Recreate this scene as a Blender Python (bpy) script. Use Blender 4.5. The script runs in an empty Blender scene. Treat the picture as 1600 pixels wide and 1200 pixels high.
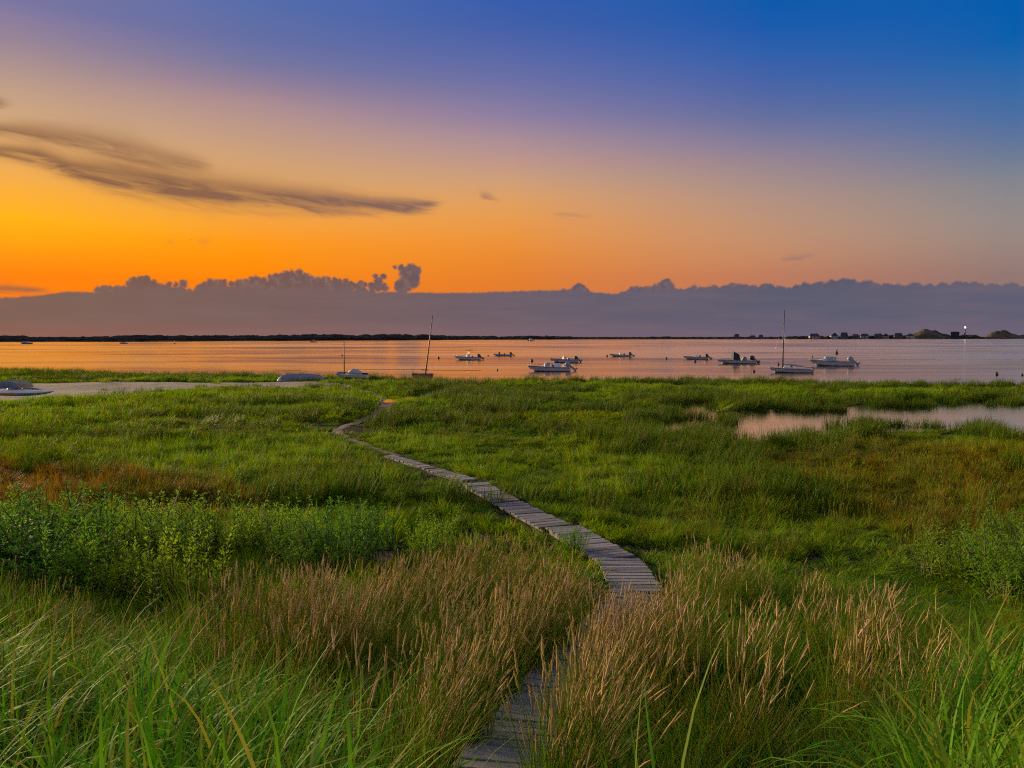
import bpy, bmesh, math, random
import numpy as np
from mathutils import Vector, Matrix, Euler

random.seed(7)
RNG = np.random.default_rng(11)
SC = bpy.context.scene
COL = SC.collection
R = math.radians

# ------------------------------------------------------------------ camera
F = 1256.0                       # focal length in photograph pixels (1600 wide)
PITCH = math.atan(74.0 / F)      # horizon sits 74 px above the middle
CAMZ = 3.8
cam_d = bpy.data.cameras.new('camera')
cam_d.sensor_width = 36.0
cam_d.lens = 36.0 * F / 1600.0
cam_d.clip_start = 0.05
cam_d.clip_end = 30000
cam = bpy.data.objects.new('camera', cam_d)
cam.location = (0, 0, CAMZ)
cam.rotation_euler = (math.pi / 2 - PITCH, 0, 0)
COL.objects.link(cam)
SC.camera = cam
CP, SP = math.cos(PITCH), math.sin(PITCH)


def ray(u, v):
    a = (u - 800) / F
    b = (600 - v) / F
    d = np.array([a, CP + b * SP, -SP + b * CP])
    return d / np.linalg.norm(d)


def azel(u, v):
    d = ray(u, v)
    return math.degrees(math.atan2(d[0], d[1])), math.degrees(math.asin(d[2]))


def at(u, v, z=0.0):
    d = ray(u, v)
    t = (z - CAMZ) / d[2]
    return np.array([d[0] * t, d[1] * t, z])


def proj(x, y, z):
    z = z - CAMZ
    dep = y * CP - z * SP
    up = y * SP + z * CP
    dep = np.maximum(dep, 1e-3)
    return 800 + F * x / dep, 600 - F * up / dep


# ------------------------------------------------------------------ colour management, render
SC.render.engine = 'CYCLES'
SC.view_settings.view_transform = 'Standard'
SC.view_settings.look = 'None'
SC.view_settings.gamma = 1.0
SC.view_settings.exposure = 0.5
SC.view_settings.use_curve_mapping = False
SC.cycles.use_denoising = False
SC.cycles.filter_width = 1.2
SC.cycles.max_bounces = 5
SC.cycles.use_adaptive_sampling = True
SC.cycles.adaptive_threshold = 0.02
SC.cycles.adaptive_min_samples = 12
SC.cycles.transparent_max_bounces = 8
SC.cycles.sample_clamp_indirect = 4.0
SC.cycles.caustics_reflective = False
SC.cycles.caustics_refractive = False


def lin(c):
    out = []
    for v in c[:3]:
        v = v / 255.0
        out.append(v / 12.92 if v <= 0.04045 else ((v + 0.055) / 1.055) ** 2.4)
    return out


# ------------------------------------------------------------------ world: dusk sky
SUN_AZ, SUN_EL = -50.0, 11.0
world = bpy.data.worlds.new('World')
SC.world = world
world.use_nodes = True
wt = world.node_tree
wt.nodes.clear()


class Nodes:
    def __init__(s, tree):
        s.t = tree

    def new(s, typ, **kw):
        n = s.t.nodes.new(typ)
        for k, v in kw.items():
            setattr(n, k, v)
        return n

    def put(s, sock, v):
        if isinstance(v, bpy.types.NodeSocket):
            s.t.links.new(v, sock)
        else:
            sock.default_value = v

    def m(s, op, a, b=None, c=None, clamp=False):
        n = s.new('ShaderNodeMath', operation=op, use_clamp=clamp)
        s.put(n.inputs[0], a)
        if b is not None:
            s.put(n.inputs[1], b)
        if c is not None:
            s.put(n.inputs[2], c)
        return n.outputs[0]

    def vm(s, op, a, b=None):
        n = s.new('ShaderNodeVectorMath', operation=op)
        s.put(n.inputs[0], a)
        if b is not None:
            s.put(n.inputs[1], b)
        return n.outputs['Value'] if op in ('LENGTH', 'DISTANCE', 'DOT_PRODUCT') else n.outputs[0]

    def mix(s, f, a, b, blend='MIX'):
        n = s.new('ShaderNodeMix', data_type='RGBA', blend_type=blend)
        s.put(n.inputs[0], f)
        for i, v in ((6, a), (7, b)):
            if isinstance(v, bpy.types.NodeSocket):
                s.t.links.new(v, n.inputs[i])
            else:
                n.inputs[i].default_value = (v[0], v[1], v[2], 1)
        return n.outputs[2]

    def ss(s, x, a, b):
        n = s.new('ShaderNodeMapRange', interpolation_type='SMOOTHSTEP')
        s.put(n.inputs[0], x)
        s.put(n.inputs[1], a)
        s.put(n.inputs[2], b)
        n.inputs[3].default_value = 0
        n.inputs[4].default_value = 1
        return n.outputs[0]

    def ramp(s, x, stops, interp='LINEAR'):
        n = s.new('ShaderNodeValToRGB')
        n.color_ramp.interpolation = interp
        el = n.color_ramp.elements
        while len(el) > 1:
            el.remove(el[-1])
        el[0].position = stops[0][0]
        el[0].color = (*stops[0][1][:3], 1)
        for p, c in stops[1:]:
            e = el.new(p)
            e.color = (*c[:3], 1)
        s.put(n.inputs[0], x)
        return n.outputs[0]

    def curve(s, x, pts, lo, hi, ylo, yhi):
        n = s.new('ShaderNodeFloatCurve')
        c = n.mapping.curves[0]
        P = [((p - lo) / (hi - lo), (q - ylo) / (yhi - ylo)) for p, q in pts]
        P.sort()
        c.points[0].location = P[0]
        c.points[1].location = P[-1]
        for p in P[1:-1]:
            c.points.new(*p)
        for p in c.points:
            p.handle_type = 'VECTOR'
        n.mapping.update()
        xx = s.m('DIVIDE', s.m('SUBTRACT', x, lo), hi - lo, clamp=True)
        s.put(n.inputs[1], xx)
        return s.m('ADD', s.m('MULTIPLY', n.outputs[0], yhi - ylo), ylo)

    def noise(s, vec, scale, detail=4, rough=0.55, dist=0.0):
        n = s.new('ShaderNodeTexNoise')
        s.put(n.inputs['Vector'], vec)
        n.inputs['Scale'].default_value = scale
        n.inputs['Detail'].default_value = detail
        n.inputs['Roughness'].default_value = rough
        n.inputs['Distortion'].default_value = dist
        return n.outputs[0]

    def vor(s, vec, scale):
        n = s.new('ShaderNodeTexVoronoi')
        s.put(n.inputs['Vector'], vec)
        n.inputs['Scale'].default_value = scale
        return n.outputs['Distance']


w = Nodes(wt)
tc = w.new('ShaderNodeTexCoord')
DIR = tc.outputs['Generated']
sep = w.new('ShaderNodeSeparateXYZ')
wt.links.new(DIR, sep.inputs[0])
AZ = w.m('MULTIPLY', w.m('ARCTAN2', sep.outputs[0], sep.outputs[1]), 57.29578)
EL = w.m('MULTIPLY', w.m('ARCSINE', sep.outputs[2]), 57.29578)
elp = w.m('SQRT', w.m('DIVIDE', w.m('MAXIMUM', EL, 0.0), 90.0))

ZEN = (136, 138, 166)
sky_cols = [   # photo column x, colours down that column, then what lies above the frame
    (30, [(0, (118, 115, 160)), (22, (133, 121, 157)), (60, (150, 130, 150)), (100, (170, 144, 142)), (145, (194, 158, 132)), (182, (206, 165, 125)), (230, (226, 168, 100)),
          (270, (241, 171, 80)), (300, (251, 174, 52)), (340, (255, 178, 10)), (365, (255, 168, 0)), (400, (255, 146, 0)), (430, (255, 128, 0)), (520, (250, 116, 8))]),
    (400, [(0, (84, 108, 170)), (60, (100, 110, 163)), (100, (120, 118, 158)), (130, (146, 126, 150)), (160, (172, 140, 144)), (200, (190, 152, 135)), (240, (205, 160, 121)),
           (275, (216, 163, 106)), (310, (232, 164, 84)), (340, (246, 163, 60)), (380, (255, 152, 15)), (410, (255, 143, 0)), (440, (252, 132, 4)), (520, (244, 114, 16))]),
    (800, [(0, (54, 92, 172)), (40, (66, 95, 168)), (80, (85, 102, 168)), (120, (105, 110, 165)), (150, (122, 118, 162)), (182, (142, 126, 160)), (215, (168, 140, 151)), (250, (190, 150, 138)),
           (280, (206, 158, 121)), (310, (222, 159, 99)), (340, (231, 155, 79)), (370, (235, 148, 62)), (400, (233, 138, 50)), (440, (228, 126, 46)), (520, (214, 110, 50))]),
    (1200, [(0, (10, 89, 171)), (40, (25, 90, 172)), (80, (45, 95, 171)), (120, (66, 98, 167)), (150, (82, 103, 163)), (182, (100, 110, 158)), (215, (125, 121, 154)), (250, (150, 132, 145)),
            (280, (165, 140, 138)), (310, (178, 145, 130)), (342, (188, 146, 120)), (370, (194, 144, 111)), (400, (196, 137, 101)), (430, (191, 124, 93)), (520, (176, 110, 88))]),
    (1578, [(0, (0, 92, 172)), (60, (6, 95, 172)), (90, (26, 100, 170)), (120, (45, 103, 168)), (150, (60, 107, 165)), (182, (74, 110, 162)), (215, (92, 116, 155)), (250, (112, 124, 148)),
            (280, (130, 132, 142)), (310, (140, 136, 138)), (340, (148, 138, 135)), (370, (152, 135, 129)), (400, (151, 128, 121)), (428, (146, 119, 114)), (520, (136, 110, 108))]),
]
AD = w.m('ABSOLUTE', w.m('SUBTRACT', AZ, SUN_AZ))
AD = w.m('MINIMUM', AD, w.m('SUBTRACT', 360.0, AD))      # angle away from the set sun, both ways round
ramps, ads = [], []
up40 = [(112, 116, 164), (102, 114, 166), (88, 110, 168), (72, 106, 168), (64, 106, 168)]
for (ux, st), u40 in zip(sky_cols, up40):
    stops = []
    for vy, c in st:
        a_, e_ = azel(ux, vy)
        stops.append((math.sqrt(max(e_, 0) / 90), lin(c)))
    stops.append((math.sqrt(40 / 90), lin(u40)))
    stops.append((1.0, lin(ZEN)))
    stops.sort(key=lambda q: q[0])
    ramps.append(w.ramp(elp, stops))
    ads.append(abs(azel(ux, 300)[0] - SUN_AZ))
opp = [(0, (186, 156, 146)), (5, (214, 182, 164)), (12, (216, 190, 176)), (25, (190, 176, 180)), (45, (156, 154, 174)), (90, ZEN)]
ramps.append(w.ramp(elp, [(math.sqrt(e / 90), lin(c)) for e, c in opp]))
ads.append(180.0)
skyc = ramps[0]
for i in range(1, 6):
    n = w.new('ShaderNodeMapRange', interpolation_type='LINEAR')
    w.put(n.inputs[0], AD)
    n.inputs[1].default_value = ads[i - 1]
    n.inputs[2].default_value = ads[i]
    skyc = w.mix(n.outputs[0], skyc, ramps[i])

nish = w.new('ShaderNodeTexSky', sky_type='NISHITA')
nish.sun_disc = False
nish.sun_elevation = R(SUN_EL)
nish.sun_rotation = R(SUN_AZ)
nish.air_density = 1.2
nish.dust_density = 2.0
skyc = w.mix(1.0, skyc, w.mix(1.0, nish.outputs[0], (0.0008, 0.0008, 0.0008), 'MULTIPLY'), 'ADD')

sky_plain = skyc
# --- thin streak clouds
streak_tint = w.ramp(w.m('DIVIDE', AD, 70.0), [(0, lin((138, 97, 60))), (0.45, lin((142, 102, 78))), (1, lin((120, 104, 116)))])
mapn = w.new('ShaderNodeCombineXYZ')
w.put(mapn.inputs[0], w.m('MULTIPLY', AZ, 0.10))
w.put(mapn.inputs[1], w.m('MULTIPLY', w.m('ADD', EL, w.m('MULTIPLY', AZ, 0.12)), 0.75))
streak_n = w.noise(mapn.outputs[0], 2.6, 5, 0.6, 0.6)


def streak(points, alpha, soft=1.0):
    """cloud lying along points (u, v, half thickness in px)"""
    global skyc
    A = [azel(u, v) for u, v, t in points]
    lo, hi = A[0][0], A[-1][0]
    c = w.curve(AZ, [(a, e) for a, e in A], lo, hi, 0, 25)
    t = w.curve(AZ, [(a, p[2] * 0.0456) for (a, e), p in zip(A, points)], lo, hi, 0, 3)
    el2 = w.m('ADD', EL, w.m('MULTIPLY', w.m('SUBTRACT', streak_n, 0.5), 0.9))
    d = w.m('DIVIDE', w.m('SUBTRACT', el2, c), w.m('MAXIMUM', t, 0.02))
    g = w.m('POWER', 2.718, w.m('MULTIPLY', w.m('MULTIPLY', d, d), -1.0))
    ends = w.m('MULTIPLY', w.ss(AZ, lo, lo + 0.6), w.m('SUBTRACT', 1.0, w.ss(AZ, hi - 1.5, hi)))
    if points[0][0] < 0:
        ends = w.m('SUBTRACT', 1.0, w.ss(AZ, hi - 1.5, hi))
        ends = w.m('MULTIPLY', ends, w.ss(AZ, lo - 12, lo))
    k = w.m('MULTIPLY', w.m('MULTIPLY', g, ends), alpha)
    k = w.m('MULTIPLY', k, w.m('ADD', 0.05, w.m('MULTIPLY', streak_n, 1.75)), clamp=True)
    skyc = w.mix(k, skyc, streak_tint)


streak([(-60, 230, 9), (0, 236, 10), (60, 243, 12), (110, 262, 14), (180, 276, 19), (260, 288, 22), (340, 300, 22), (430, 308, 19), (520, 314, 16), (580, 319, 12), (640, 321, 10), (700, 317, 4)], 1.0)
streak([(-60, 196, 7), (0, 200, 8), (70, 208, 13), (140, 222, 18), (200, 238, 22), (260, 250, 15), (345, 264, 7)], 0.72)
streak([(470, 326, 5), (540, 332, 6), (620, 330, 5), (690, 335, 3)], 0.35)
streak([(745, 302, 3), (765, 308, 5), (790, 318, 3)], 0.5)
streak([(-40, 156, 6), (0, 160, 6), (28, 163, 2)], 0.8)
streak([(860, 336, 3), (895, 338, 4), (930, 341, 2)], 0.3)
streak([(1215, 404, 4), (1265, 398, 3), (1290, 397, 2)], 0.3)
streak([(255, 377, 3), (268, 378, 5), (280, 379, 3)], 0.6)
streak([(305, 378, 3), (320, 378, 5), (340, 378, 3)], 0.35)
streak([(-30, 452, 4), (10, 450, 6), (40, 452, 5), (90, 453, 3)], 0.8)

sky_streaks = skyc
# --- cumulus bank along the horizon
bank = [(0, 463), (20, 462), (70, 458), (100, 453), (150, 449), (165, 445), (190, 448), (200, 438), (215, 430), (232, 432), (245, 441),
        (252, 445), (262, 441), (280, 440), (288, 437), (292, 450), (305, 451), (312, 445), (330, 436), (350, 436), (358, 440), (370, 437),
        (400, 431), (415, 433), (425, 427), (440, 426), (452, 421), (465, 419), (475, 425), (485, 431), (500, 433), (510, 431), (530, 435),
        (546, 434), (553, 449), (565, 438), (572, 440), (577, 450), (610, 453), (650, 455), (740, 455), (800, 453), (870, 451), (895, 448),
        (903, 442), (912, 449), (925, 454), (960, 457), (985, 450), (1000, 444), (1015, 446), (1030, 442), (1040, 435), (1050, 446),
        (1065, 450), (1080, 444), (1095, 448), (1110, 443), (1125, 446), (1160, 441), (1180, 446), (1200, 443), (1235, 448), (1250, 442),
        (1280, 440), (1315, 434), (1330, 437), (1360, 438), (1375, 446), (1420, 441), (1470, 444), (1510, 437), (1530, 443), (1600, 444)]
BA = [azel(u, v) for u, v in bank]
AZEL = w.new('ShaderNodeCombineXYZ')
w.put(AZEL.inputs[0], AZ)
w.put(AZEL.inputs[1], EL)
cn = w.new('ShaderNodeTexNoise')
w.put(cn.inputs['Vector'], DIR)
cn.inputs['Scale'].default_value = 190
cn.inputs['Detail'].default_value = 4
cn.inputs['Roughness'].default_value = 0.62
wob = w.new('ShaderNodeVectorMath', operation='MULTIPLY_ADD')
w.put(wob.inputs[0], w.vm('SUBTRACT', cn.outputs['Color'], (0.5, 0.5, 0.5)))
wob.inputs[1].default_value = (0.42, 0.42, 0.0)
w.put(wob.inputs[2], AZEL.outputs[0])
WAZEL = wob.outputs[0]                        # sky direction with a curdled edge
fill = [(u, v + ((7 if u < 700 else 2.5) if v < 451 else 1.5)) for u, v in bank]
BF = [azel(u, v) for u, v in fill]
top = w.curve(AZ, BF, BF[0][0], BF[-1][0], 0, 8)
sw = w.new('ShaderNodeSeparateXYZ')
wt.links.new(WAZEL, sw.inputs[0])
wide = w.m('MULTIPLY', w.m('SUBTRACT', w.noise(DIR, 14, 4, 0.6), 0.5), 2.2)
outside = w.ss(w.m('ABSOLUTE', AZ), 33, 38)
edge = w.m('SUBTRACT', w.m('ADD', top, w.m('MULTIPLY', wide, outside)), w.m('ADD', w.m('MULTIPLY', sw.outputs[1], 0.6), w.m('MULTIPLY', EL, 0.4)))
crng = random.Random(21)
heads = []
u = 152.0
while u < 1600:
    v = float(np.interp(u, [b[0] for b in bank], [b[1] for b in bank]))
    if v < 450.5:
        r = crng.uniform(4.5, 9.0) if u < 700 else crng.uniform(7, 17)
        heads.append((u, v + r * (0.92 if u < 700 else crng.uniform(0.9, 1.15)), r))
        if v < 437:
            heads.append((u + crng.uniform(-4, 4), v + r * 2.0, r * 1.1))
    u += crng.uniform(7, 12) if u < 700 else crng.uniform(10, 26)
heads += [(581, 447, 7), (590, 447, 9), (600, 449, 8), (586, 432, 5), (599, 432, 5.5), (591, 439, 7.5), (565, 444, 7),
          (624, 446, 9), (634, 443, 13), (645, 441, 11), (636, 428, 13), (646, 426, 12), (652, 423, 7), (627, 419, 6.5), (617, 417, 3.5), (643, 418, 7), (628, 450, 11), (648, 432, 9)]
for (u, v, r) in heads:
    a_, e_ = azel(u, v)
    dd = w.m('SUBTRACT', r * 0.0456, w.vm('DISTANCE', WAZEL, (a_, e_, 0.0)))
    edge = w.m('MAXIMUM', edge, dd)
kb = w.ss(edge, -0.07, 0.13)
bank_c = w.ramp(w.m('DIVIDE', AD, 180.0), [(0, lin((132, 100, 84))), (0.11, lin((128, 98, 86))), (0.21, lin((119, 95, 95))), (0.30, lin((104, 94, 108))), (0.38, lin((92, 92, 112))), (0.6, lin((104, 98, 118))), (1, lin((116, 104, 120)))])
bank_low = w.ramp(w.m('DIVIDE', AD, 180.0), [(0, lin((150, 102, 78))), (0.11, lin((142, 98, 84))), (0.21, lin((132, 98, 96))), (0.30, lin((118, 98, 112))), (0.38, lin((106, 96, 116))), (1, lin((122, 106, 120)))])
low = w.m('SUBTRACT', 1.0, w.ss(EL, 0.0, 1.5))
bc = w.mix(low, bank_c, bank_low)
cv = w.new('ShaderNodeCombineXYZ')
w.put(cv.inputs[0], w.m('MULTIPLY', AZ, 0.06))
w.put(cv.inputs[1], w.m('MULTIPLY', EL, 0.55))
bn = w.noise(cv.outputs[0], 2.0, 5, 0.6)
bc = w.mix(w.m('MULTIPLY', w.ss(bn, 0.35, 0.75), 0.22), bc, lin((142, 116, 112)))
upper = w.ss(EL, 2.9, 3.6)          # the heads stand darker and warmer above the hazy base
upper = w.m('MULTIPLY', upper, w.m('SUBTRACT', 1.0, w.m('MULTIPLY', w.ss(AD, 50.0, 78.0), 0.65)))
bc = w.mix(w.m('MULTIPLY', upper, 0.6), bc, w.mix(1.0, bc, (0.86, 0.76, 0.72), 'MULTIPLY'))
relief = w.ss(w.noise(DIR, 105, 4, 0.6, 0.3), 0.42, 0.72)
bc = w.mix(w.m('MULTIPLY', w.m('MULTIPLY', relief, upper), 0.6), bc, lin((148, 114, 102)))
skyc = w.mix(kb, skyc, bc)
bg = w.new('ShaderNodeBackground')
w.put(bg.inputs[0], skyc)
SKY_STRENGTH = 2 ** -0.5        # cancels the exposure, so the sky keeps its photographed values
bg.inputs[1].default_value = SKY_STRENGTH
wo = w.new('ShaderNodeOutputWorld')
bg2 = w.new('ShaderNodeBackground')
w.put(bg2.inputs[0], sky_plain)
bg2.inputs[1].default_value = SKY_STRENGTH
mxs = w.new('ShaderNodeMixShader')
w.put(mxs.inputs[0], w.m('GREATER_THAN', EL, 24.0))      # no clouds stand this high
wt.links.new(bg2.outputs[0], mxs.inputs[2])
bg3 = w.new('ShaderNodeBackground')
w.put(bg3.inputs[0], sky_streaks)
bg3.inputs[1].default_value = SKY_STRENGTH
mx3 = w.new('ShaderNodeMixShader')
w.put(mx3.inputs[0], w.m('GREATER_THAN', EL, 7.0))       # nor the bank above this
wt.links.new(bg.outputs[0], mx3.inputs[1])
wt.links.new(bg3.outputs[0], mx3.inputs[2])
wt.links.new(mx3.outputs[0], mxs.inputs[1])
wt.links.new(mxs.outputs[0], wo.inputs[0])
world.cycles.sampling_method = 'MANUAL'
world.cycles.sample_map_resolution = 1024

# ------------------------------------------------------------------ sun (veiled, almost set)
sd = bpy.data.lights.new('sun', 'SUN')
sd.energy = 5.0
sd.angle = R(12)
sd.color = (1.0, 0.76, 0.42)
sun = bpy.data.objects.new('sun', sd)
sv = Vector((math.sin(R(SUN_AZ)) * math.cos(R(SUN_EL)), math.cos(R(SUN_AZ)) * math.cos(R(SUN_EL)), math.sin(R(SUN_EL))))
sun.rotation_euler = (-sv).to_track_quat('-Z', 'Y').to_euler()
COL.objects.link(sun)

# ------------------------------------------------------------------ small maths helpers
_PERM = np.random.default_rng(5).random((256, 256))


def vnoise(x, y):
    xi, yi = np.floor(x).astype(int), np.floor(y).astype(int)
    fx, fy = x - xi, y - yi
    fx = fx * fx * (3 - 2 * fx)
    fy = fy * fy * (3 - 2 * fy)
    g = lambda a, b: _PERM[a % 256, b % 256]
    return (g(xi, yi) * (1 - fx) + g(xi + 1, yi) * fx) * (1 - fy) + (g(xi, yi + 1) * (1 - fx) + g(xi + 1, yi + 1) * fx) * fy


def fbm(x, y, s, o=4):
    r, a, t = 0, 1.0, 0
    for i in range(o):
        r = r + a * vnoise(x / s + 17.3 * i, y / s + 9.1 * i)
        t += a
        a *= 0.5
        s *= 0.5
    return r / t


def sstep(x, a, b):
    t = np.clip((x - a) / (b - a), 0, 1)
    return t * t * (3 - 2 * t)


def inpoly(u, v, poly):
    u = np.asarray(u)
    v = np.asarray(v)
    ins = np.zeros(u.shape, bool)
    n = len(poly)
    for i in range(n):
        x1, y1 = poly[i]
        x2, y2 = poly[(i + 1) % n]
        c = ((y1 > v) != (y2 > v)) & (u < (x2 - x1) * (v - y1) / (y2 - y1 + 1e-9) + x1)
        ins ^= c
    return ins


# ------------------------------------------------------------------ terrain heights
edge_px = [(-200, 576), (0, 577), (100, 579), (200, 582), (300, 582), (400, 583), (500, 585), (600, 588), (700, 592), (740, 594), (790, 593),
           (830, 590), (1000, 590), (1200, 592), (1400, 596), (1600, 597), (1800, 598)]
_er = np.array([(u - 800) / F for u, v in edge_px])
_ed = np.array([at(u, v, 0.36)[1] for u, v in edge_px])


def edge_y(x, y):
    r = x / np.maximum(y, 1)
    return np.interp(r, _er, _ed) + (fbm(x, y * 0 + 3.1, 5.0, 3) - 0.5) * 5


# marsh pond outline, on the ground
POND_PX = [(1015, 668), (1060, 656), (1100, 648), (1180, 644), (1220, 640), (1290, 637), (1370, 632), (1420, 630), (1500, 629), (1560, 627), (1640, 625), (1800, 626),
           (1800, 698), (1640, 697), (1585, 694), (1556, 684), (1530, 673), (1480, 671), (1430, 677), (1350, 684), (1290, 685), (1230, 694), (1170, 697), (1090, 692), (1040, 684)]
POND = [tuple(at(u, v, -0.1)[:2]) for u, v in POND_PX]
POND2 = [tuple(at(u, v, -0.1)[:2]) for u, v in [(1015, 648), (1040, 638), (1085, 631), (1115, 636), (1100, 648), (1060, 652)]]


def poly_sd(x, y, poly):
    """signed distance, positive inside"""
    x = np.asarray(x, float)
    y = np.asarray(y, float)
    best = np.full(x.shape, 1e9)
    n = len(poly)
    for i in range(n):
        ax, ay = poly[i]
        bx, by = poly[(i + 1) % n]
        dx, dy = bx - ax, by - ay
        t = np.clip(((x - ax) * dx + (y - ay) * dy) / (dx * dx + dy * dy + 1e-9), 0, 1)
        best = np.minimum(best, np.hypot(x - ax - t * dx, y - ay - t * dy))
    return np.where(inpoly(x, y, poly), best, -best)


def line_d(x, y, pts):
    best = np.full(np.shape(x), 1e9)
    for (ax, ay), (bx, by) in zip(pts[:-1], pts[1:]):
        dx, dy = bx - ax, by - ay
        t = np.clip(((x - ax) * dx + (y - ay) * dy) / (dx * dx + dy * dy + 1e-9), 0, 1)
        best = np.minimum(best, np.hypot(x - ax - t * dx, y - ay - t * dy))
    return best


def pond_sd(x, y):
    jit = (fbm(x, y, 2.6, 3) - 0.5) * 1.1 + 0.1
    return np.maximum(poly_sd(x, y, POND), poly_sd(x, y, POND2)) + jit


HOLLOWS = [(1212, 776, 0.9, 0.55), (1262, 806, 1.3, 0.5), (1300, 800, 0.9, 0.5), (420, 650, 4.0, 1.3), (330, 655, 3.0, 1.2), (590, 662, 1.2, 1.4), (560, 672, 1.0, 1.2),
           (880, 610, 2.5, 1.5), (930, 640, 1.6, 1.0), (330, 795, 1.6, 0.5), (470, 830, 0.8, 0.5), (1150, 870, 1.4, 0.4), (1060, 808, 1.0, 0.5), (150, 690, 3.2, 0.8)]
HOLLOWS = [(*at(u, v, 0)[:2], rx, ry) for u, v, rx, ry in HOLLOWS]


def hollow(x, y):
    h = np.zeros(np.shape(x))
    for cx, cy, rx, ry in HOLLOWS:
        d = ((x - cx) / rx) ** 2 + ((y - cy) / ry) ** 2
        h = np.maximum(h, np.exp(-d))
    return h


BED = [tuple(at(u, v, 0.1)[:2]) for u, v in [(996, 928), (966, 876), (879, 823), (794, 783), (741, 754), (676, 732), (608, 711), (545, 684), (526, 672), (545, 664), (580, 650), (602, 637), (604, 624)]]


def hgt(x, y):
    x = np.asarray(x, float)
    y = np.asarray(y, float)
    z = np.interp(y + 0.8 * (fbm(x, y, 4.0, 2) - 0.5), [-30, -2, 0, 2.5, 4, 5.7, 8, 11, 14], [2.6, 2.3, 2.15, 1.62, 1.22, 0.8, 0.36, 0.08, 0.0])
    amp = sstep(y, 9, 22)
    z = z + (fbm(x, y, 7.0, 4) - 0.5) * 0.45 * amp
    z = z - 0.22 * hollow(x, y) * amp
    z = np.where(y > 11, z * (1 - np.exp(-(line_d(x, y, BED) / 1.3) ** 2)), z)
    ps = pond_sd(x, y)
    z = z * (1 - sstep(ps, -5.0, -1.0)) - 0.35 * sstep(ps, -0.4, 0.7)
    e = edge_y(x, y)
    z = z * (1 - sstep(y, e - 5, e)) + (-2.6) * sstep(y, e - 0.8, e + 9) - 0.02
    return z


def ground(u, v, dz=0.0):
    p = at(u, v, 0)
    for _ in range(12):
        z = float(hgt(p[0], p[1])) + dz
        p = at(u, v, z)
    return p


# ------------------------------------------------------------------ materials
def mat(name):
    m = bpy.data.materials.new(name)
    m.use_nodes = True
    m.node_tree.nodes.clear()
    n = Nodes(m.node_tree)
    out = n.new('ShaderNodeOutputMaterial')
    return m, n, out


def paint(name, col, rough=0.5, var=0.12, scale=6.0, metal=0.0, grime=None, spec=0.5):
    m, n, out = mat(name)
    p = n.new('ShaderNodeBsdfPrincipled')
    tcn = n.new('ShaderNodeTexCoord')
    nz = n.noise(tcn.outputs['Object'], scale, 5, 0.6)
    dark = [c * (1 - 2 * var) for c in col] if grime is None else grime
    c = n.mix(n.ss(nz, 0.35, 0.75), col, dark)
    n.put(p.inputs['Base Color'], c)
    p.inputs['Roughness'].default_value = rough
    p.inputs['Metallic'].default_value = metal
    p.inputs['Specular IOR Level'].default_value = spec
    m.node_tree.links.new(p.outputs[0], out.inputs[0])
    return m


def leafmat(name, c1, c2, cdry, trans=0.4, rough=0.5, spec=0.25, patch=3.0):
    """blades and leaves: colour varies by plant and by patch of ground; 'dry' is stored per plant"""
    m, n, out = mat(name)
    oi = n.new('ShaderNodeObjectInfo')
    geo = n.new('ShaderNodeNewGeometry')
    pn = n.noise(geo.outputs['Position'], 1.0 / patch, 3, 0.6)
    f = n.m('ADD', n.m('MULTIPLY', oi.outputs['Random'], 0.75), n.m('MULTIPLY', n.m('SUBTRACT', pn, 0.36), 1.0), clamp=True)
    c = n.mix(f, c1, c2)
    if cdry is not None:
        a = n.new('ShaderNodeAttribute', attribute_type='INSTANCER', attribute_name='dry')
        blade = n.new('ShaderNodeAttribute', attribute_type='GEOMETRY', attribute_name='bl')
        k = n.m('SUBTRACT', n.m('ADD', a.outputs['Fac'], blade.outputs['Fac']), 0.5, clamp=True)
        k = n.ss(k, 0.15, 0.75)
        c = n.mix(k, c, cdry)
    d = n.new('ShaderNodeBsdfPrincipled')
    n.put(d.inputs['Base Color'], c)
    d.inputs['Roughness'].default_value = rough
    d.inputs['Specular IOR Level'].default_value = spec
    t = n.new('ShaderNodeBsdfTranslucent')
    n.put(t.inputs[0], n.mix(1.0, c, (1.25, 1.2, 0.6), 'MULTIPLY'))
    mx = n.new('ShaderNodeMixShader')
    mx.inputs[0].default_value = trans
    m.node_tree.links.new(d.outputs[0], mx.inputs[1])
    m.node_tree.links.new(t.outputs[0], mx.inputs[2])
    m.node_tree.links.new(mx.outputs[0], out.inputs[0])
    return m


M = {}
M['marsh'] = leafmat('marsh_grass_blade', (0.064, 0.226, 0.0018), (0.245, 0.386, 0.0030), (0.214, 0.112, 0.0102), 0.35, 0.6, 0.08)
M['cord'] = leafmat('cordgrass_blade', (0.025, 0.101, 0.0024), (0.089, 0.192, 0.0030), (0.146, 0.092, 0.0102), 0.3, 0.6, 0.08)
M['olive'] = leafmat('meadow_grass_blade', (0.029, 0.138, 0.0024), (0.142, 0.250, 0.0042), (0.242, 0.170, 0.0228), 0.3, 0.6, 0.08, patch=1.2)
M['long'] = leafmat('long_grass_blade', (0.036, 0.184, 0.0042), (0.173, 0.334, 0.0150), (0.318, 0.246, 0.0504), 0.3, 0.6, 0.06, patch=1.0)
M['seed'] = leafmat('seed_plume', (0.542, 0.394, 0.1620), (0.408, 0.310, 0.0861), (0.582, 0.413, 0.2471), 0.25, 0.8, 0.03, patch=1.0)
M['seed_green'] = leafmat('green_seed_head', (0.207, 0.334, 0.025), (0.303, 0.386, 0.042), (0.371, 0.272, 0.084), 0.3, 0.8, 0.05, patch=1.3)
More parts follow.
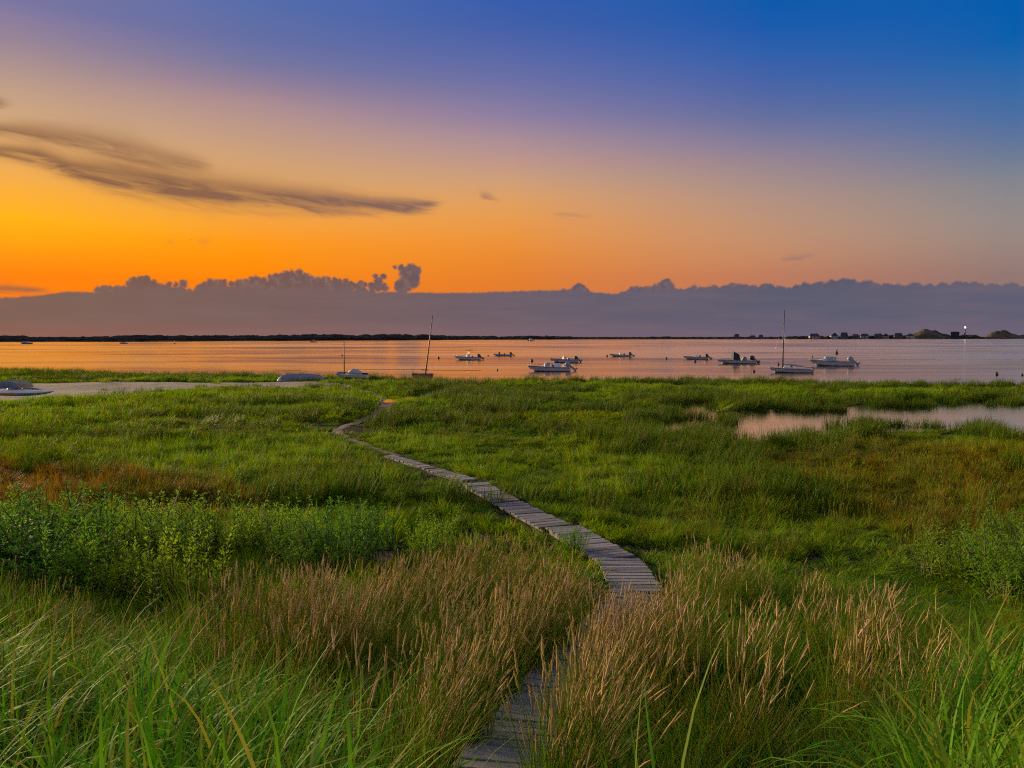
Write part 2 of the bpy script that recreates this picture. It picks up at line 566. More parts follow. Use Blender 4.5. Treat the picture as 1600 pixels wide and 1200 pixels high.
M['leaf'] = leafmat('shrub_leaf', (0.100, 0.275, 0.0080), (0.265, 0.433, 0.0200), None, 0.45, 0.5, 0.15, patch=0.8)
M['leaf_b'] = leafmat('shrub_leaf_blue', (0.070, 0.211, 0.0175), (0.150, 0.327, 0.0238), None, 0.4, 0.5, 0.15, patch=0.8)
M['leaf_y'] = leafmat('shrub_leaf_yellow', (0.155, 0.323, 0.0080), (0.330, 0.464, 0.0200), None, 0.45, 0.5, 0.15, patch=0.8)
M['stem'] = paint('woody_stem', (0.10, 0.065, 0.035), 0.8)
M['white'] = paint('white_gelcoat', (0.80, 0.78, 0.75), 0.35, 0.1, 2.0)
M['cream'] = paint('cream_gelcoat', (0.76, 0.71, 0.63), 0.4, 0.1, 2.0)
M['pale'] = paint('pale_grey_gelcoat', (0.60, 0.60, 0.61), 0.4, 0.1, 2.0)
M['deck'] = paint('boat_deck_liner', (0.50, 0.48, 0.45), 0.6, 0.12, 3.0)
M['navy'] = paint('navy_canvas', (0.018, 0.022, 0.05), 0.8, 0.15, 4.0)
M['black'] = paint('black_cowling', (0.014, 0.014, 0.018), 0.35, 0.1, 4.0)
M['greymotor'] = paint('silver_grey_cowling', (0.26, 0.28, 0.32), 0.35, 0.1, 4.0)
M['bottom'] = paint('dark_antifouling', (0.015, 0.018, 0.028), 0.7, 0.15, 3.0)
M['metal'] = paint('weathered_aluminium', (0.30, 0.30, 0.31), 0.4, 0.1, 8.0, 0.8)
M['spar'] = paint('dark_spar', (0.075, 0.06, 0.06), 0.5, 0.15, 8.0)
M['redspar'] = paint('reddish_spar', (0.20, 0.06, 0.05), 0.5, 0.15, 8.0)
M['red'] = paint('faded_red_hull', (0.42, 0.035, 0.02), 0.45, 0.12, 2.0)
M['tarp'] = paint('blue_grey_hull', (0.20, 0.22, 0.29), 0.55, 0.12, 2.5)
M['tan'] = paint('tan_hull', (0.36, 0.31, 0.23), 0.6, 0.12, 2.5)
M['slate'] = paint('slate_hull', (0.13, 0.16, 0.20), 0.5, 0.15, 2.5)
M['teal'] = paint('teal_paint', (0.03, 0.27, 0.24), 0.5)
M['orange'] = paint('orange_paint', (0.40, 0.20, 0.03), 0.5)
M['sailcloth'] = paint('pale_sail_bag', (0.42, 0.46, 0.48), 0.8, 0.15, 5.0)
M['buoy'] = paint('dark_buoy', (0.05, 0.03, 0.035), 0.6, 0.2, 6.0)
M['redbuoy'] = paint('dull_red_buoy', (0.11, 0.03, 0.028), 0.6, 0.2, 6.0)
M['shingle'] = paint('weathered_shingle_wall', (0.17, 0.15, 0.145), 0.9, 0.15, 0.5)
M['lightwall'] = paint('pale_clapboard_wall', (0.42, 0.37, 0.34), 0.8, 0.1, 0.5)
M['roof'] = paint('dark_shingle_roof', (0.055, 0.05, 0.055), 0.9, 0.15, 0.5)
M['bird'] = paint('dark_feather', (0.03, 0.028, 0.028), 0.8)


def glass_mat():
    m, n, out = mat('tinted_screen')
    p = n.new('ShaderNodeBsdfPrincipled')
    p.inputs['Base Color'].default_value = (0.25, 0.42, 0.42, 1)
    p.inputs['Roughness'].default_value = 0.12
    p.inputs['Alpha'].default_value = 0.75
    m.node_tree.links.new(p.outputs[0], out.inputs[0])
    return m


M['glass'] = glass_mat()
m_, n_, o_ = mat('window_glass')
p_ = n_.new('ShaderNodeBsdfPrincipled')
p_.inputs['Base Color'].default_value = (0.02, 0.02, 0.025, 1)
p_.inputs['Roughness'].default_value = 0.1
m_.node_tree.links.new(p_.outputs[0], o_.inputs[0])
M['pane'] = m_
m_, n_, o_ = mat('beacon_light')
e_ = n_.new('ShaderNodeEmission')
e_.inputs[0].default_value = (0.95, 0.97, 1.0, 1)
e_.inputs[1].default_value = 5.0
m_.node_tree.links.new(e_.outputs[0], o_.inputs[0])
M['lamp'] = m_


def soil_mat():
    m, n, out = mat('marsh_soil')
    geo = n.new('ShaderNodeNewGeometry')
    P = geo.outputs['Position']
    a = n.noise(P, 0.35, 5, 0.6)
    b = n.noise(P, 9.0, 5, 0.7)
    c = n.mix(n.ss(a, 0.35, 0.65), (0.022, 0.019, 0.010), (0.03, 0.032, 0.010))
    c = n.mix(n.m('MULTIPLY', n.ss(b, 0.4, 0.7), 0.4), c, (0.06, 0.045, 0.02))
    p = n.new('ShaderNodeBsdfPrincipled')
    n.put(p.inputs['Base Color'], c)
    p.inputs['Roughness'].default_value = 0.95
    p.inputs['Specular IOR Level'].default_value = 0.1
    bp = n.new('ShaderNodeBump')
    bp.inputs['Strength'].default_value = 0.8
    bp.inputs['Distance'].default_value = 0.06
    n.put(bp.inputs['Height'], n.noise(P, 14, 6, 0.7))
    m.node_tree.links.new(bp.outputs[0], p.inputs['Normal'])
    m.node_tree.links.new(p.outputs[0], out.inputs[0])
    return m


def sand_mat(name, c1, c2, c3):
    m, n, out = mat(name)
    geo = n.new('ShaderNodeNewGeometry')
    P = geo.outputs['Position']
    a = n.noise(P, 0.5, 5, 0.65)
    b = n.noise(P, 6.0, 5, 0.7)
    c = n.mix(n.ss(a, 0.35, 0.7), c1, c2)
    c = n.mix(n.m('MULTIPLY', n.ss(b, 0.52, 0.72), 0.6), c, c3)
    p = n.new('ShaderNodeBsdfPrincipled')
    n.put(p.inputs['Base Color'], c)
    p.inputs['Roughness'].default_value = 0.95
    p.inputs['Specular IOR Level'].default_value = 0.15
    bp = n.new('ShaderNodeBump')
    bp.inputs['Strength'].default_value = 0.6
    bp.inputs['Distance'].default_value = 0.04
    n.put(bp.inputs['Height'], b)
    m.node_tree.links.new(bp.outputs[0], p.inputs['Normal'])
    m.node_tree.links.new(p.outputs[0], out.inputs[0])
    return m


def water_mat(name, wave, rough, scale, streaks=True, tint=(0.02, 0.022, 0.025)):
    m, n, out = mat(name)
    geo = n.new('ShaderNodeNewGeometry')
    P = geo.outputs['Position']
    mp = n.new('ShaderNodeMapping')
    n.put(mp.inputs[0], P)
    mp.inputs['Scale'].default_value = (0.55, 1.0, 1.0)
    q = mp.outputs[0]
    h = n.m('ADD', n.m('MULTIPLY', n.noise(q, 0.55 * scale, 4, 0.6), 1.0), n.m('MULTIPLY', n.noise(q, 2.6 * scale, 3, 0.6), 0.35))
    bp = n.new('ShaderNodeBump')
    bp.inputs['Distance'].default_value = 1.0
    n.put(bp.inputs['Height'], h)
    d = n.new('ShaderNodeBsdfDiffuse')
    d.inputs[0].default_value = (*tint, 1)
    p = n.new('ShaderNodeBsdfGlossy', distribution='BECKMANN')
    p.inputs['Color'].default_value = (0.97, 0.97, 0.97, 1)
    if streaks:
        ms = n.new('ShaderNodeMapping')
        n.put(ms.inputs[0], P)
        ms.inputs['Scale'].default_value = (0.010, 0.034, 1.0)
        st = n.ss(n.noise(ms.outputs[0], 1.0, 5, 0.62, 0.8), 0.36, 0.66)
        n.put(bp.inputs['Strength'], n.m('MULTIPLY', n.m('ADD', 0.45, n.m('MULTIPLY', st, 0.8)), wave))
        n.put(p.inputs['Roughness'], n.m('MULTIPLY', n.m('ADD', 0.6, n.m('MULTIPLY', st, 0.7)), rough))
    else:
        bp.inputs['Strength'].default_value = wave
        p.inputs['Roughness'].default_value = rough
    fr = n.new('ShaderNodeFresnel')
    fr.inputs['IOR'].default_value = 1.333
    m.node_tree.links.new(bp.outputs[0], p.inputs['Normal'])
    mx = n.new('ShaderNodeMixShader')
    n.put(mx.inputs[0], n.m('POWER', fr.outputs[0], 0.18))
    m.node_tree.links.new(d.outputs[0], mx.inputs[1])
    m.node_tree.links.new(p.outputs[0], mx.inputs[2])
    m.node_tree.links.new(mx.outputs[0], out.inputs[0])
    return m


def plank_mat():
    m, n, out = mat('weathered_plank')
    oi = n.new('ShaderNodeObjectInfo')
    tcn = n.new('ShaderNodeTexCoord')
    mp = n.new('ShaderNodeMapping')
    n.put(mp.inputs[0], tcn.outputs['Object'])
    off = n.new('ShaderNodeCombineXYZ')
    n.put(off.inputs[0], n.m('MULTIPLY', oi.outputs['Random'], 37.0))
    n.put(mp.inputs['Location'], off.outputs[0])
    mp.inputs['Scale'].default_value = (2.0, 42.0, 20.0)
    g = n.noise(mp.outputs[0], 1.0, 5, 0.65, 0.4)
    bl = n.noise(mp.outputs[0], 0.25, 3, 0.6)
    c = n.mix(oi.outputs['Random'], (0.13, 0.122, 0.115), (0.30, 0.28, 0.265))
    c = n.mix(n.m('MULTIPLY', n.ss(g, 0.45, 0.75), 0.7), c, (0.13, 0.115, 0.105))
    c = n.mix(n.m('MULTIPLY', n.ss(bl, 0.5, 0.75), 0.45), c, (0.17, 0.15, 0.12))
    p = n.new('ShaderNodeBsdfPrincipled')
    n.put(p.inputs['Base Color'], c)
    p.inputs['Roughness'].default_value = 0.8
    p.inputs['Specular IOR Level'].default_value = 0.3
    bp = n.new('ShaderNodeBump')
    bp.inputs['Strength'].default_value = 0.6
    bp.inputs['Distance'].default_value = 0.004
    n.put(bp.inputs['Height'], g)
    m.node_tree.links.new(bp.outputs[0], p.inputs['Normal'])
    m.node_tree.links.new(p.outputs[0], out.inputs[0])
    return m


def far_mat(name, c1, c2, s):
    m, n, out = mat(name)
    geo = n.new('ShaderNodeNewGeometry')
    c = n.mix(n.ss(n.noise(geo.outputs['Position'], s, 4, 0.6), 0.35, 0.65), c1, c2)
    p = n.new('ShaderNodeBsdfPrincipled')
    n.put(p.inputs['Base Color'], c)
    p.inputs['Roughness'].default_value = 1.0
    p.inputs['Specular IOR Level'].default_value = 0.0
    m.node_tree.links.new(p.outputs[0], out.inputs[0])
    return m


M['soil'] = soil_mat()
M['sand'] = sand_mat('grey_beach_sand', (0.26, 0.21, 0.165), (0.18, 0.145, 0.11), (0.09, 0.075, 0.045))
M['pathsand'] = sand_mat('trodden_sand', (0.22, 0.165, 0.11), (0.15, 0.11, 0.07), (0.07, 0.06, 0.03))
M['straw'] = sand_mat('dry_straw', (0.30, 0.20, 0.12), (0.22, 0.14, 0.08), (0.12, 0.08, 0.04))
M['sea'] = water_mat('bay_water', 0.012, 0.23, 1.0, True, (0.05, 0.05, 0.055))
M['pondwater'] = water_mat('pond_water', 0.01, 0.15, 2.0, False)
M['plank'] = plank_mat()
M['wood'] = far_mat('far_woods_foliage', (0.03, 0.03, 0.026), (0.05, 0.048, 0.04), 0.12)
M['farland'] = far_mat('far_shore_scrub', (0.045, 0.042, 0.03), (0.085, 0.07, 0.045), 0.02)
M['dunegrass'] = far_mat('dune_grass', (0.15, 0.11, 0.08), (0.07, 0.06, 0.04), 0.05)


# ------------------------------------------------------------------ object helpers
def tag(o, label=None, cat=None, group=None, kind=None):
    if label:
        o['label'] = label
    if cat:
        o['category'] = cat
    if group:
        o['group'] = group
    if kind:
        o['kind'] = kind
    return o


def mesh_obj(name, verts, faces, material, parent=None, smooth=False, link=True):
    me = bpy.data.meshes.new(name)
    me.from_pydata([tuple(map(float, v)) for v in verts], [], [tuple(map(int, f)) for f in faces])
    me.update()
    if smooth:
        me.shade_smooth()
    if isinstance(material, (list, tuple)):
        for q in material:
            me.materials.append(q)
    else:
        me.materials.append(material)
    o = bpy.data.objects.new(name, me)
    if link:
        COL.objects.link(o)
    if parent is not None:
        o.parent = parent
    return o


def empty(name, loc, rz=0.0, rx=0.0, ry=0.0):
    o = bpy.data.objects.new(name, None)
    o.empty_display_size = 0.2
    o.location = [float(c) for c in loc]
    o.rotation_euler = (rx, ry, rz)
    COL.objects.link(o)
    return o


def bm_obj(name, bm, material, parent=None, smooth=False):
    me = bpy.data.meshes.new(name)
    bm.normal_update()
    bm.to_mesh(me)
    bm.free()
    if smooth:
        me.shade_smooth()
    me.materials.append(material)
    o = bpy.data.objects.new(name, me)
    COL.objects.link(o)
    if parent is not None:
        o.parent = parent
    return o


def box_bm(cx, cy, cz, sx, sy, sz, bev=0.0, taper=1.0, shx=0.0, segs=2):
    bm = bmesh.new()
    bmesh.ops.create_cube(bm, size=1.0)
    for v in bm.verts:
        k = taper if v.co.z > 0 else 1.0
        dx = shx if v.co.z > 0 else 0
        v.co = Vector((cx + v.co.x * sx * k + dx, cy + v.co.y * sy * k, cz + v.co.z * sz))
    if bev:
        bmesh.ops.bevel(bm, geom=bm.edges[:], offset=bev, segments=segs, affect='EDGES', profile=0.6)
    return bm


def tube(pts, rad, sides=6, closed_ends=True):
    """verts, faces of a tube along pts; rad may be a list"""
    pts = [Vector(p) for p in pts]
    n = len(pts)
    if not isinstance(rad, (list, tuple)):
        rad = [rad] * n
    V, Fc = [], []
    for i, p in enumerate(pts):
        t = (pts[min(i + 1, n - 1)] - pts[max(i - 1, 0)]).normalized()
        a = t.cross(Vector((0, 0, 1)))
        if a.length < 0.05:
            a = t.cross(Vector((0, 1, 0)))
        a.normalize()
        b = t.cross(a).normalized()
        for k in range(sides):
            an = 2 * math.pi * k / sides
            V.append(p + (a * math.cos(an) + b * math.sin(an)) * rad[i])
    for i in range(n - 1):
        for k in range(sides):
            k2 = (k + 1) % sides
            Fc.append((i * sides + k, i * sides + k2, (i + 1) * sides + k2, (i + 1) * sides + k))
    if closed_ends:
        Fc.append(tuple(range(sides))[::-1])
        Fc.append(tuple((n - 1) * sides + k for k in range(sides)))
    return V, Fc


def tube_obj(name, pts, rad, material, parent=None, sides=6):
    V, Fc = tube(pts, rad, sides)
    return mesh_obj(name, V, Fc, material, parent, smooth=True)


def copy_tree(o, parent=None):
    c = o.copy()
    COL.objects.link(c)
    c.parent = parent
    for ch in list(o.children):
        copy_tree(ch, c)
    return c


# ------------------------------------------------------------------ ground sheet
def build_ground():
    ys = [-12.0]
    while ys[-1] < 108:
        y = ys[-1]
        ys.append(y + (0.5 if y < 1 else 0.13 + 0.0058 * max(y, 0)))
    while ys[-1] < 9000:
        ys.append(ys[-1] * 1.35)
    s = np.linspace(-1, 1, 251)
    s = np.sign(s) * np.abs(s) ** 1.0
    ys = np.array(ys)
    X = s[None, :] * (12 + 0.85 * np.maximum(ys, 0))[:, None]
    Y = np.repeat(ys[:, None], len(s), 1)
    Z = hgt(X, Y)
    Z = np.where(Y > 115, -2.62, Z)
    ny, nx = X.shape
    V = np.stack([X, Y, Z], -1).reshape(-1, 3)
    i = np.arange(ny - 1)[:, None] * nx + np.arange(nx - 1)[None, :]
    Fq = np.stack([i, i + 1, i + 1 + nx, i + nx], -1).reshape(-1, 4)
    me = bpy.data.meshes.new('marsh_ground')
    me.from_pydata(V.tolist(), [], Fq.tolist())
    me.shade_smooth()
    me.materials.append(M['soil'])
    o = bpy.data.objects.new('marsh_ground', me)
    COL.objects.link(o)
    tag(o, 'dark soil of the dune and salt marsh under the grass', 'ground', kind='structure')


build_ground()


def sheet(name, poly, z, material, label, cat):
    bm = bmesh.new()
    bm.faces.new([bm.verts.new((p[0], p[1], z)) for p in poly])
    bmesh.ops.triangulate(bm, faces=bm.faces[:])
    o = bm_obj(name, bm, material)
    if o.data.polygons[0].normal.z < 0:
        o.data.flip_normals()
    return tag(o, label, cat, kind='structure')


SEA_Z = -0.5
sheet('bay_water', [(-7000, 30), (7000, 30), (7000, 8800), (-7000, 8800)], SEA_Z, M['sea'], 'calm bay water reflecting the orange and mauve sky', 'water')
xs = [p[0] for p in POND + POND2]
ysp = [p[1] for p in POND + POND2]
sheet('pond_water', [(min(xs) - 2, min(ysp) - 2), (max(xs) + 2, min(ysp) - 2), (max(xs) + 2, max(ysp) + 2), (min(xs) - 2, max(ysp) + 2)], -0.07, M['pondwater'],
      'still pale pond water lying in the marsh on the right', 'water')


def patch(name, test, bbox, step, dz, material, label, cat, kind='structure'):
    """ground cover following the terrain wherever test(x, y) > 0"""
    x0, x1, y0, y1 = bbox
    gx = np.arange(x0, x1, step[0])
    gy = np.arange(y0, y1, step[1])
    X, Y = np.meshgrid(gx, gy)
    X = X + (RNG.random(X.shape) - 0.5) * step[0] * 0.6
    Y = Y + (RNG.random(Y.shape) - 0.5) * step[1] * 0.6
    T = test(X, Y)
    Z = hgt(X, Y) + np.where(T > 0, dz, -0.03)
    keep = T > -0.15
    nx = len(gx)
    idx = -np.ones(X.size, int)
    V, Fc = [], []
    kf = keep.ravel()
    for j in range(len(gy) - 1):
        for i in range(nx - 1):
            q = [j * nx + i, j * nx + i + 1, (j + 1) * nx + i + 1, (j + 1) * nx + i]
            if all(kf[a] for a in q):
                Fc.append(q)
    used = sorted({a for f in Fc for a in f})
    mp = {a: k for k, a in enumerate(used)}
    V = np.stack([X.ravel(), Y.ravel(), Z.ravel()], -1)[used]
    o = mesh_obj(name, V, [[mp[a] for a in f] for f in Fc], material, smooth=True)
    return tag(o, label, cat, kind=kind)


BEACH = [tuple(at(u, v, 0)[:2]) for u, v in [(-80, 606), (60, 603), (140, 600), (250, 597.5), (420, 595.5), (500, 598), (560, 603), (545, 607), (500, 607.5), (420, 608), (300, 611), (200, 616), (130, 622), (60, 630), (-80, 636)]]
beach_sd = lambda x, y: poly_sd(x, y, BEACH) + (fbm(x, y, 2.5, 3) - 0.5) * 1.6
bx = [p[0] for p in BEACH]
by = [p[1] for p in BEACH]
patch('beach_sand', beach_sd, (min(bx), max(bx), min(by), max(by)), (0.4, 0.5), 0.05, M['sand'], 'strip of grey sand between the marsh grass on the left', 'beach')

TRAIL_A = [tuple(at(u, v, 0)[:2]) for u, v in [(740, 754), (700, 740), (660, 727), (620, 713), (580, 698), (545, 684), (526, 672), (545, 664), (580, 650), (602, 637), (604, 624), (590, 616), (560, 611), (530, 607)]]
TRAIL_B = [tuple(at(u, v, 0)[:2]) for u, v in [(604, 634), (625, 628), (650, 620), (690, 612), (720, 609)]]


def trail_sd(x, y):
    wd = 0.21 + 0.16 * sstep(y, 30, 45) + (fbm(x, y, 0.9, 3) - 0.5) * 0.25
    return np.maximum(wd - line_d(x, y, TRAIL_A), wd * 1.1 - line_d(x, y, TRAIL_B))


tx = [p[0] for p in TRAIL_A + TRAIL_B]
ty = [p[1] for p in TRAIL_A + TRAIL_B]
patch('footpath', trail_sd, (min(tx) - 1, max(tx) + 1, min(ty) - 1, max(ty) + 1), (0.16, 0.2), 0.03, M['pathsand'], 'narrow trodden sand path leading on from the boardwalk to the beach', 'path')
PUD = [tuple(ground(u, v)[:2]) for u, v in [(598, 628), (612, 625.5), (626, 625.5), (640, 622.5), (648, 623.5), (642, 627), (630, 629), (612, 630.5), (600, 630)]]
pz = max(float(hgt(p[0], p[1])) for p in PUD) + 0.05
sheet('puddle', PUD, pz, M['pondwater'], 'bright rain puddle where the sand path forks', 'puddle')
STRAW = tuple(ground(592, 872)[:2])
straw_sd = lambda x, y: 0.34 - np.hypot((x - STRAW[0]) / 1.0, (y - STRAW[1]) / 1.3) + (fbm(x, y, 0.6, 3) - 0.5) * 0.4
patch('straw_patch', straw_sd, (STRAW[0] - 1, STRAW[0] + 1, STRAW[1] - 1.3, STRAW[1] + 1.3), (0.08, 0.08), 0.012, M['straw'], 'bare patch of pale brown straw behind the tan grass', 'ground')

# ------------------------------------------------------------------ far shore
shore_px = [(-500, 536.5), (-100, 535), (0, 534.5), (200, 534), (400, 533), (700, 531.3), (900, 530.5), (1200, 530), (1600, 529.5), (2200, 529.5)]


def shore(u):
    v = np.interp(u, [p[0] for p in shore_px], [p[1] for p in shore_px])
    return at(u, v, SEA_Z)


def build_far():
    V, Fc = [], []
    us = np.arange(-500, 2201, 12)
    for u in us:
        p = shore(u)
        d = p[:2] / np.linalg.norm(p[:2])
        for k, (back, z) in enumerate([(0, SEA_Z - 0.3), (6, SEA_Z + 0.4), (40, 1.3), (400, 2.0), (5000, 2.2)]):
            j = (random.random() - 0.5) * (10 if k in (0, 1) else 0)
            V.append((p[0] + d[0] * (back + j), p[1] + d[1] * (back + j), z))
    n = 5
    for i in range(len(us) - 1):
        for k in range(n - 1):
            Fc.append((i * n + k, (i + 1) * n + k, (i + 1) * n + k + 1, i * n + k + 1))
    o = mesh_obj('far_shore', V, Fc, M['farland'], smooth=True)
    tag(o, 'low dark land along the far side of the bay', 'shore', kind='structure')


build_far()


def build_woods():
    prof = [(-500, 9), (0, 9.5), (40, 9.5), (60, 7.5), (100, 7.5), (160, 8.5), (190, 10), (220, 10.5), (300, 10), (400, 9.5), (440, 10.5), (490, 11.5), (520, 10.5), (560, 10), (600, 11.5), (640, 10.5),
            (690, 9), (720, 7.5), (760, 6.5), (800, 6.5), (850, 7), (890, 5.5), (910, 4), (1010, 3.6), (1025, 5), (1040, 5), (1060, 4.2), (1120, 4), (1180, 4.4), (1210, 4), (1245, 5), (1290, 5.5), (1330, 6), (1400, 6.5), (1430, 6), (1460, 4), (1485, 4), (1500, 6), (1520, 6.5), (1535, 4), (1560, 2.5), (2200, 3)]
    px, py = zip(*prof)
    bm = bmesh.new()
    bmesh.ops.create_icosphere(bm, subdivisions=2, radius=1)
    bv = np.array([v.co[:] for v in bm.verts])
    bf = [[v.index for v in f.verts] for f in bm.faces]
    bm.free()
    Vs, Fs = [], []
    off = 0
    u = -480.0
    rr = random.Random(3)
    while u < 2150:
        hp = np.interp(u, px, py)
        for layer in range(3):
            p = shore(u + rr.uniform(-3, 3))
            d = p[:2] / np.linalg.norm(p[:2])
            D = np.linalg.norm(p[:2])
            p2 = p[:2] + d * (18 + layer * 25 + rr.uniform(0, 20))
            h = 0.82 * hp / F * D * rr.uniform(0.5, 1.12) * (0.7 if layer == 0 else 1.0)
            wd = h * rr.uniform(0.6, 1.7)
            k = bv.copy()
            k = k * (1 + 0.28 * (RNG.random((len(k), 1)) - 0.5))
            k[:, 0] *= wd
            k[:, 1] *= wd
            k[:, 2] = k[:, 2] * h * 0.55 + h * 0.47
            k[:, 0] += p2[0]
            k[:, 1] += p2[1]
            k[:, 2] += SEA_Z + 0.2
            Vs.append(k)
            Fs += [[a + off for a in f] for f in bf]
            off += len(k)
        u += 2.2 if u < 920 else 3.0
    o = mesh_obj('far_woods', np.concatenate(Vs), Fs, M['wood'])
    tag(o, 'dark line of far woods and scrub along the other shore', 'woods', kind='stuff')


build_woods()


def dune(u0, u1, htpx, name, label):
    V, Fc = [], []
    nu, nv = 40, 12
    for i in range(nu + 1):
        u = u0 + (u1 - u0) * i / nu
        p = shore(u)
        d = p[:2] / np.linalg.norm(p[:2])
        D = np.linalg.norm(p[:2])
        prof = math.sin(math.pi * i / nu) ** 0.8
        prof = prof ** 0.7 * (0.55 + 0.85 * float(fbm(np.array(u * 1.0), np.array(3.0), 16, 4)))
        for j in range(nv + 1):
            t = j / nv
            q = p[:2] + d * (12 + 160 * t)
            z = SEA_Z + 0.3 + htpx / F * D * prof * math.sin(math.pi * t) ** 0.9 * (0.9 + 0.2 * float(fbm(np.array(q[0]), np.array(q[1]), 25, 3)))
            V.append((q[0], q[1], z))
    for i in range(nu):
        for j in range(nv):
            a = i * (nv + 1) + j
            Fc.append((a, a + nv + 1, a + nv + 2, a + 1))
    o = mesh_obj(name, V, Fc, M['dunegrass'], smooth=True)
    tag(o, label, 'dune', 'dunes on the far shore', kind='structure')


dune(1418, 1488, 12.5, 'dune', 'rounded grassy dune left of the light tower across the bay')
dune(1536, 1596, 11.5, 'dune', 'brown grassy dune right of the light tower across the bay')
dune(1578, 1700, 10, 'dune', 'dune at the right end of the far shore')


def house(u, wpx, hpx, wall, label, gable=True, yaw=0.0, chimney=False):
    p = shore(u)
    d = p[:2] / np.linalg.norm(p[:2])
    D = np.linalg.norm(p[:2])
    p2 = p[:2] + d * 10
    W_ = 0.9 * wpx / F * D
    H_ = 0.8 * hpx / F * D
    dep = W_ * 0.75
    t = empty('beach_house', (p2[0], p2[1], SEA_Z + 0.2), -math.atan2(p2[0], p2[1]) + yaw)
    tag(t, label, 'house', 'houses on the far shore')
    wh = H_ * 0.55
    bm_obj('wall', box_bm(0, dep / 2, wh / 2, W_, dep, wh), M[wall], t)
    e = 0.4
    x, y0, y1 = W_ / 2 + e, -e, dep + e
    zr, zb = H_, wh - 0.15
    if gable:   # ridge along x
        ym = dep / 2
        V = [(-x, y0, zb), (x, y0, zb), (x, y1, zb), (-x, y1, zb), (-x * 0.72, ym, zr), (x * 0.72, ym, zr)]
        Fc = [(0, 1, 5, 4), (1, 2, 5), (2, 3, 4, 5), (3, 0, 4), (3, 2, 1, 0)]
    else:       # ridge towards the water
        V = [(-x, y0, zb), (x, y0, zb), (x, y1, zb), (-x, y1, zb), (0, y0, zr), (0, y1, zr)]
        Fc = [(0, 4, 5, 3), (1, 2, 5, 4), (0, 1, 4), (2, 3, 5), (3, 2, 1, 0)]
    rf = mesh_obj('roof', V, Fc, M['roof'], t)
    if chimney:
        bm_obj('chimney', box_bm(W_ * 0.2, dep / 2, H_ * 1.0, W_ * 0.09, W_ * 0.09, H_ * 0.3), M['shingle'], rf)
    nwin = 3 if W_ > 12 else 2
    for k in range(nwin):
        bm_obj('window', box_bm((k - (nwin - 1) / 2) * W_ / nwin, -0.02, wh * 0.5, W_ * 0.11, 0.12, wh * 0.4), M['pane'], t)


house(1151, 8, 9.5, 'shingle', 'lone small house left of the sailboat mast on the far shore', True)
house(1176, 9, 7, 'shingle', 'low house second from the left on the far shore', True)
house(1189, 7, 8, 'shingle', 'little hip-roofed house third from the left on the far shore', True)
house(1273, 15, 10, 'lightwall', 'wide house with pale end wall just right of the sailboat mast', True, 0.2, True)
house(1304, 11, 11.5, 'lightwall', 'tall pale house leading the dense row across the bay', False, 0.3)
house(1319, 11, 12, 'shingle', 'tall dark house second in the dense row across the bay', True)
house(1336, 9, 9, 'shingle', 'low house third in the dense row across the bay', True, -0.2)
house(1351, 12, 9.5, 'lightwall', 'broad pale-walled house above the cuddy boat across the bay', True, 0.1)
house(1372, 13, 9.5, 'shingle', 'broad dark-roofed house in the middle of the dense row', True, 0.0, True)
house(1384, 9, 10, 'lightwall', 'narrow gabled house right of the middle of the dense row', False)
house(1404, 12, 10.5, 'shingle', 'house with trees beside it left of the rounded dune', True, 0.1)
house(1421, 11, 9.5, 'lightwall', 'last pale house at the foot of the rounded dune', False, -0.3)


def hall():
    p = shore(1492)
    D = np.linalg.norm(p[:2])
    d = p[:2] / D
    q = p[:2] + d * 14
    t = empty('block_house', (q[0], q[1], SEA_Z + 0.2), -math.atan2(q[0], q[1]))
    tag(t, 'dark square flat-roofed building beside the light tower', 'building')
    W_, H_ = 10.5 / F * D, 9.5 / F * D
    bm_obj('wall', box_bm(0, W_ / 2, H_ / 2, W_, W_, H_), M['roof'], t)
    bm_obj('parapet', box_bm(0, W_ / 2, H_ + 0.25, W_ * 1.06, W_ * 1.06, 0.5), M['roof'], t)
    bm_obj('chimney', box_bm(0, W_ / 2, H_ + 1.6, 0.7, 0.7, 2.6), M['roof'], t)
    for k in range(3):
        bm_obj('window', box_bm((k - 1) * W_ * 0.3, -0.02, H_ * 0.6, W_ * 0.12, 0.15, H_ * 0.25), M['pane'], t)


hall()


def light_tower():
    p = shore(1507.5)
    D = np.linalg.norm(p[:2])
    d = p[:2] / D
    q = p[:2] + d * 8
    t = empty('light_tower', (q[0], q[1], SEA_Z + 0.2), 0)
    tag(t, 'slim tower with a bright white lit beacon on the far shore', 'light tower')
    H_ = 14.0 / F * D
    tube_obj('shaft', [(0, 0, 0), (0, 0, H_ * 0.5), (0, 0, H_)], [1.5, 1.2, 1.0], M['shingle'], t, 12)
    tube_obj('gallery', [(0, 0, H_), (0, 0, H_ + 0.4)], [1.6, 1.6], M['roof'], t, 12)
    bm = bmesh.new()
    bmesh.ops.create_icosphere(bm, subdivisions=3, radius=1.3)
    o = bm_obj('lamp', bm, M['lamp'], t, True)
    o.location = (0, 0, H_ + 2.1)
    tube_obj('cap', [(0, 0, H_ + 3.7), (0, 0, H_ + 4.6)], [0.9, 0.1], M['roof'], t, 12)


light_tower()


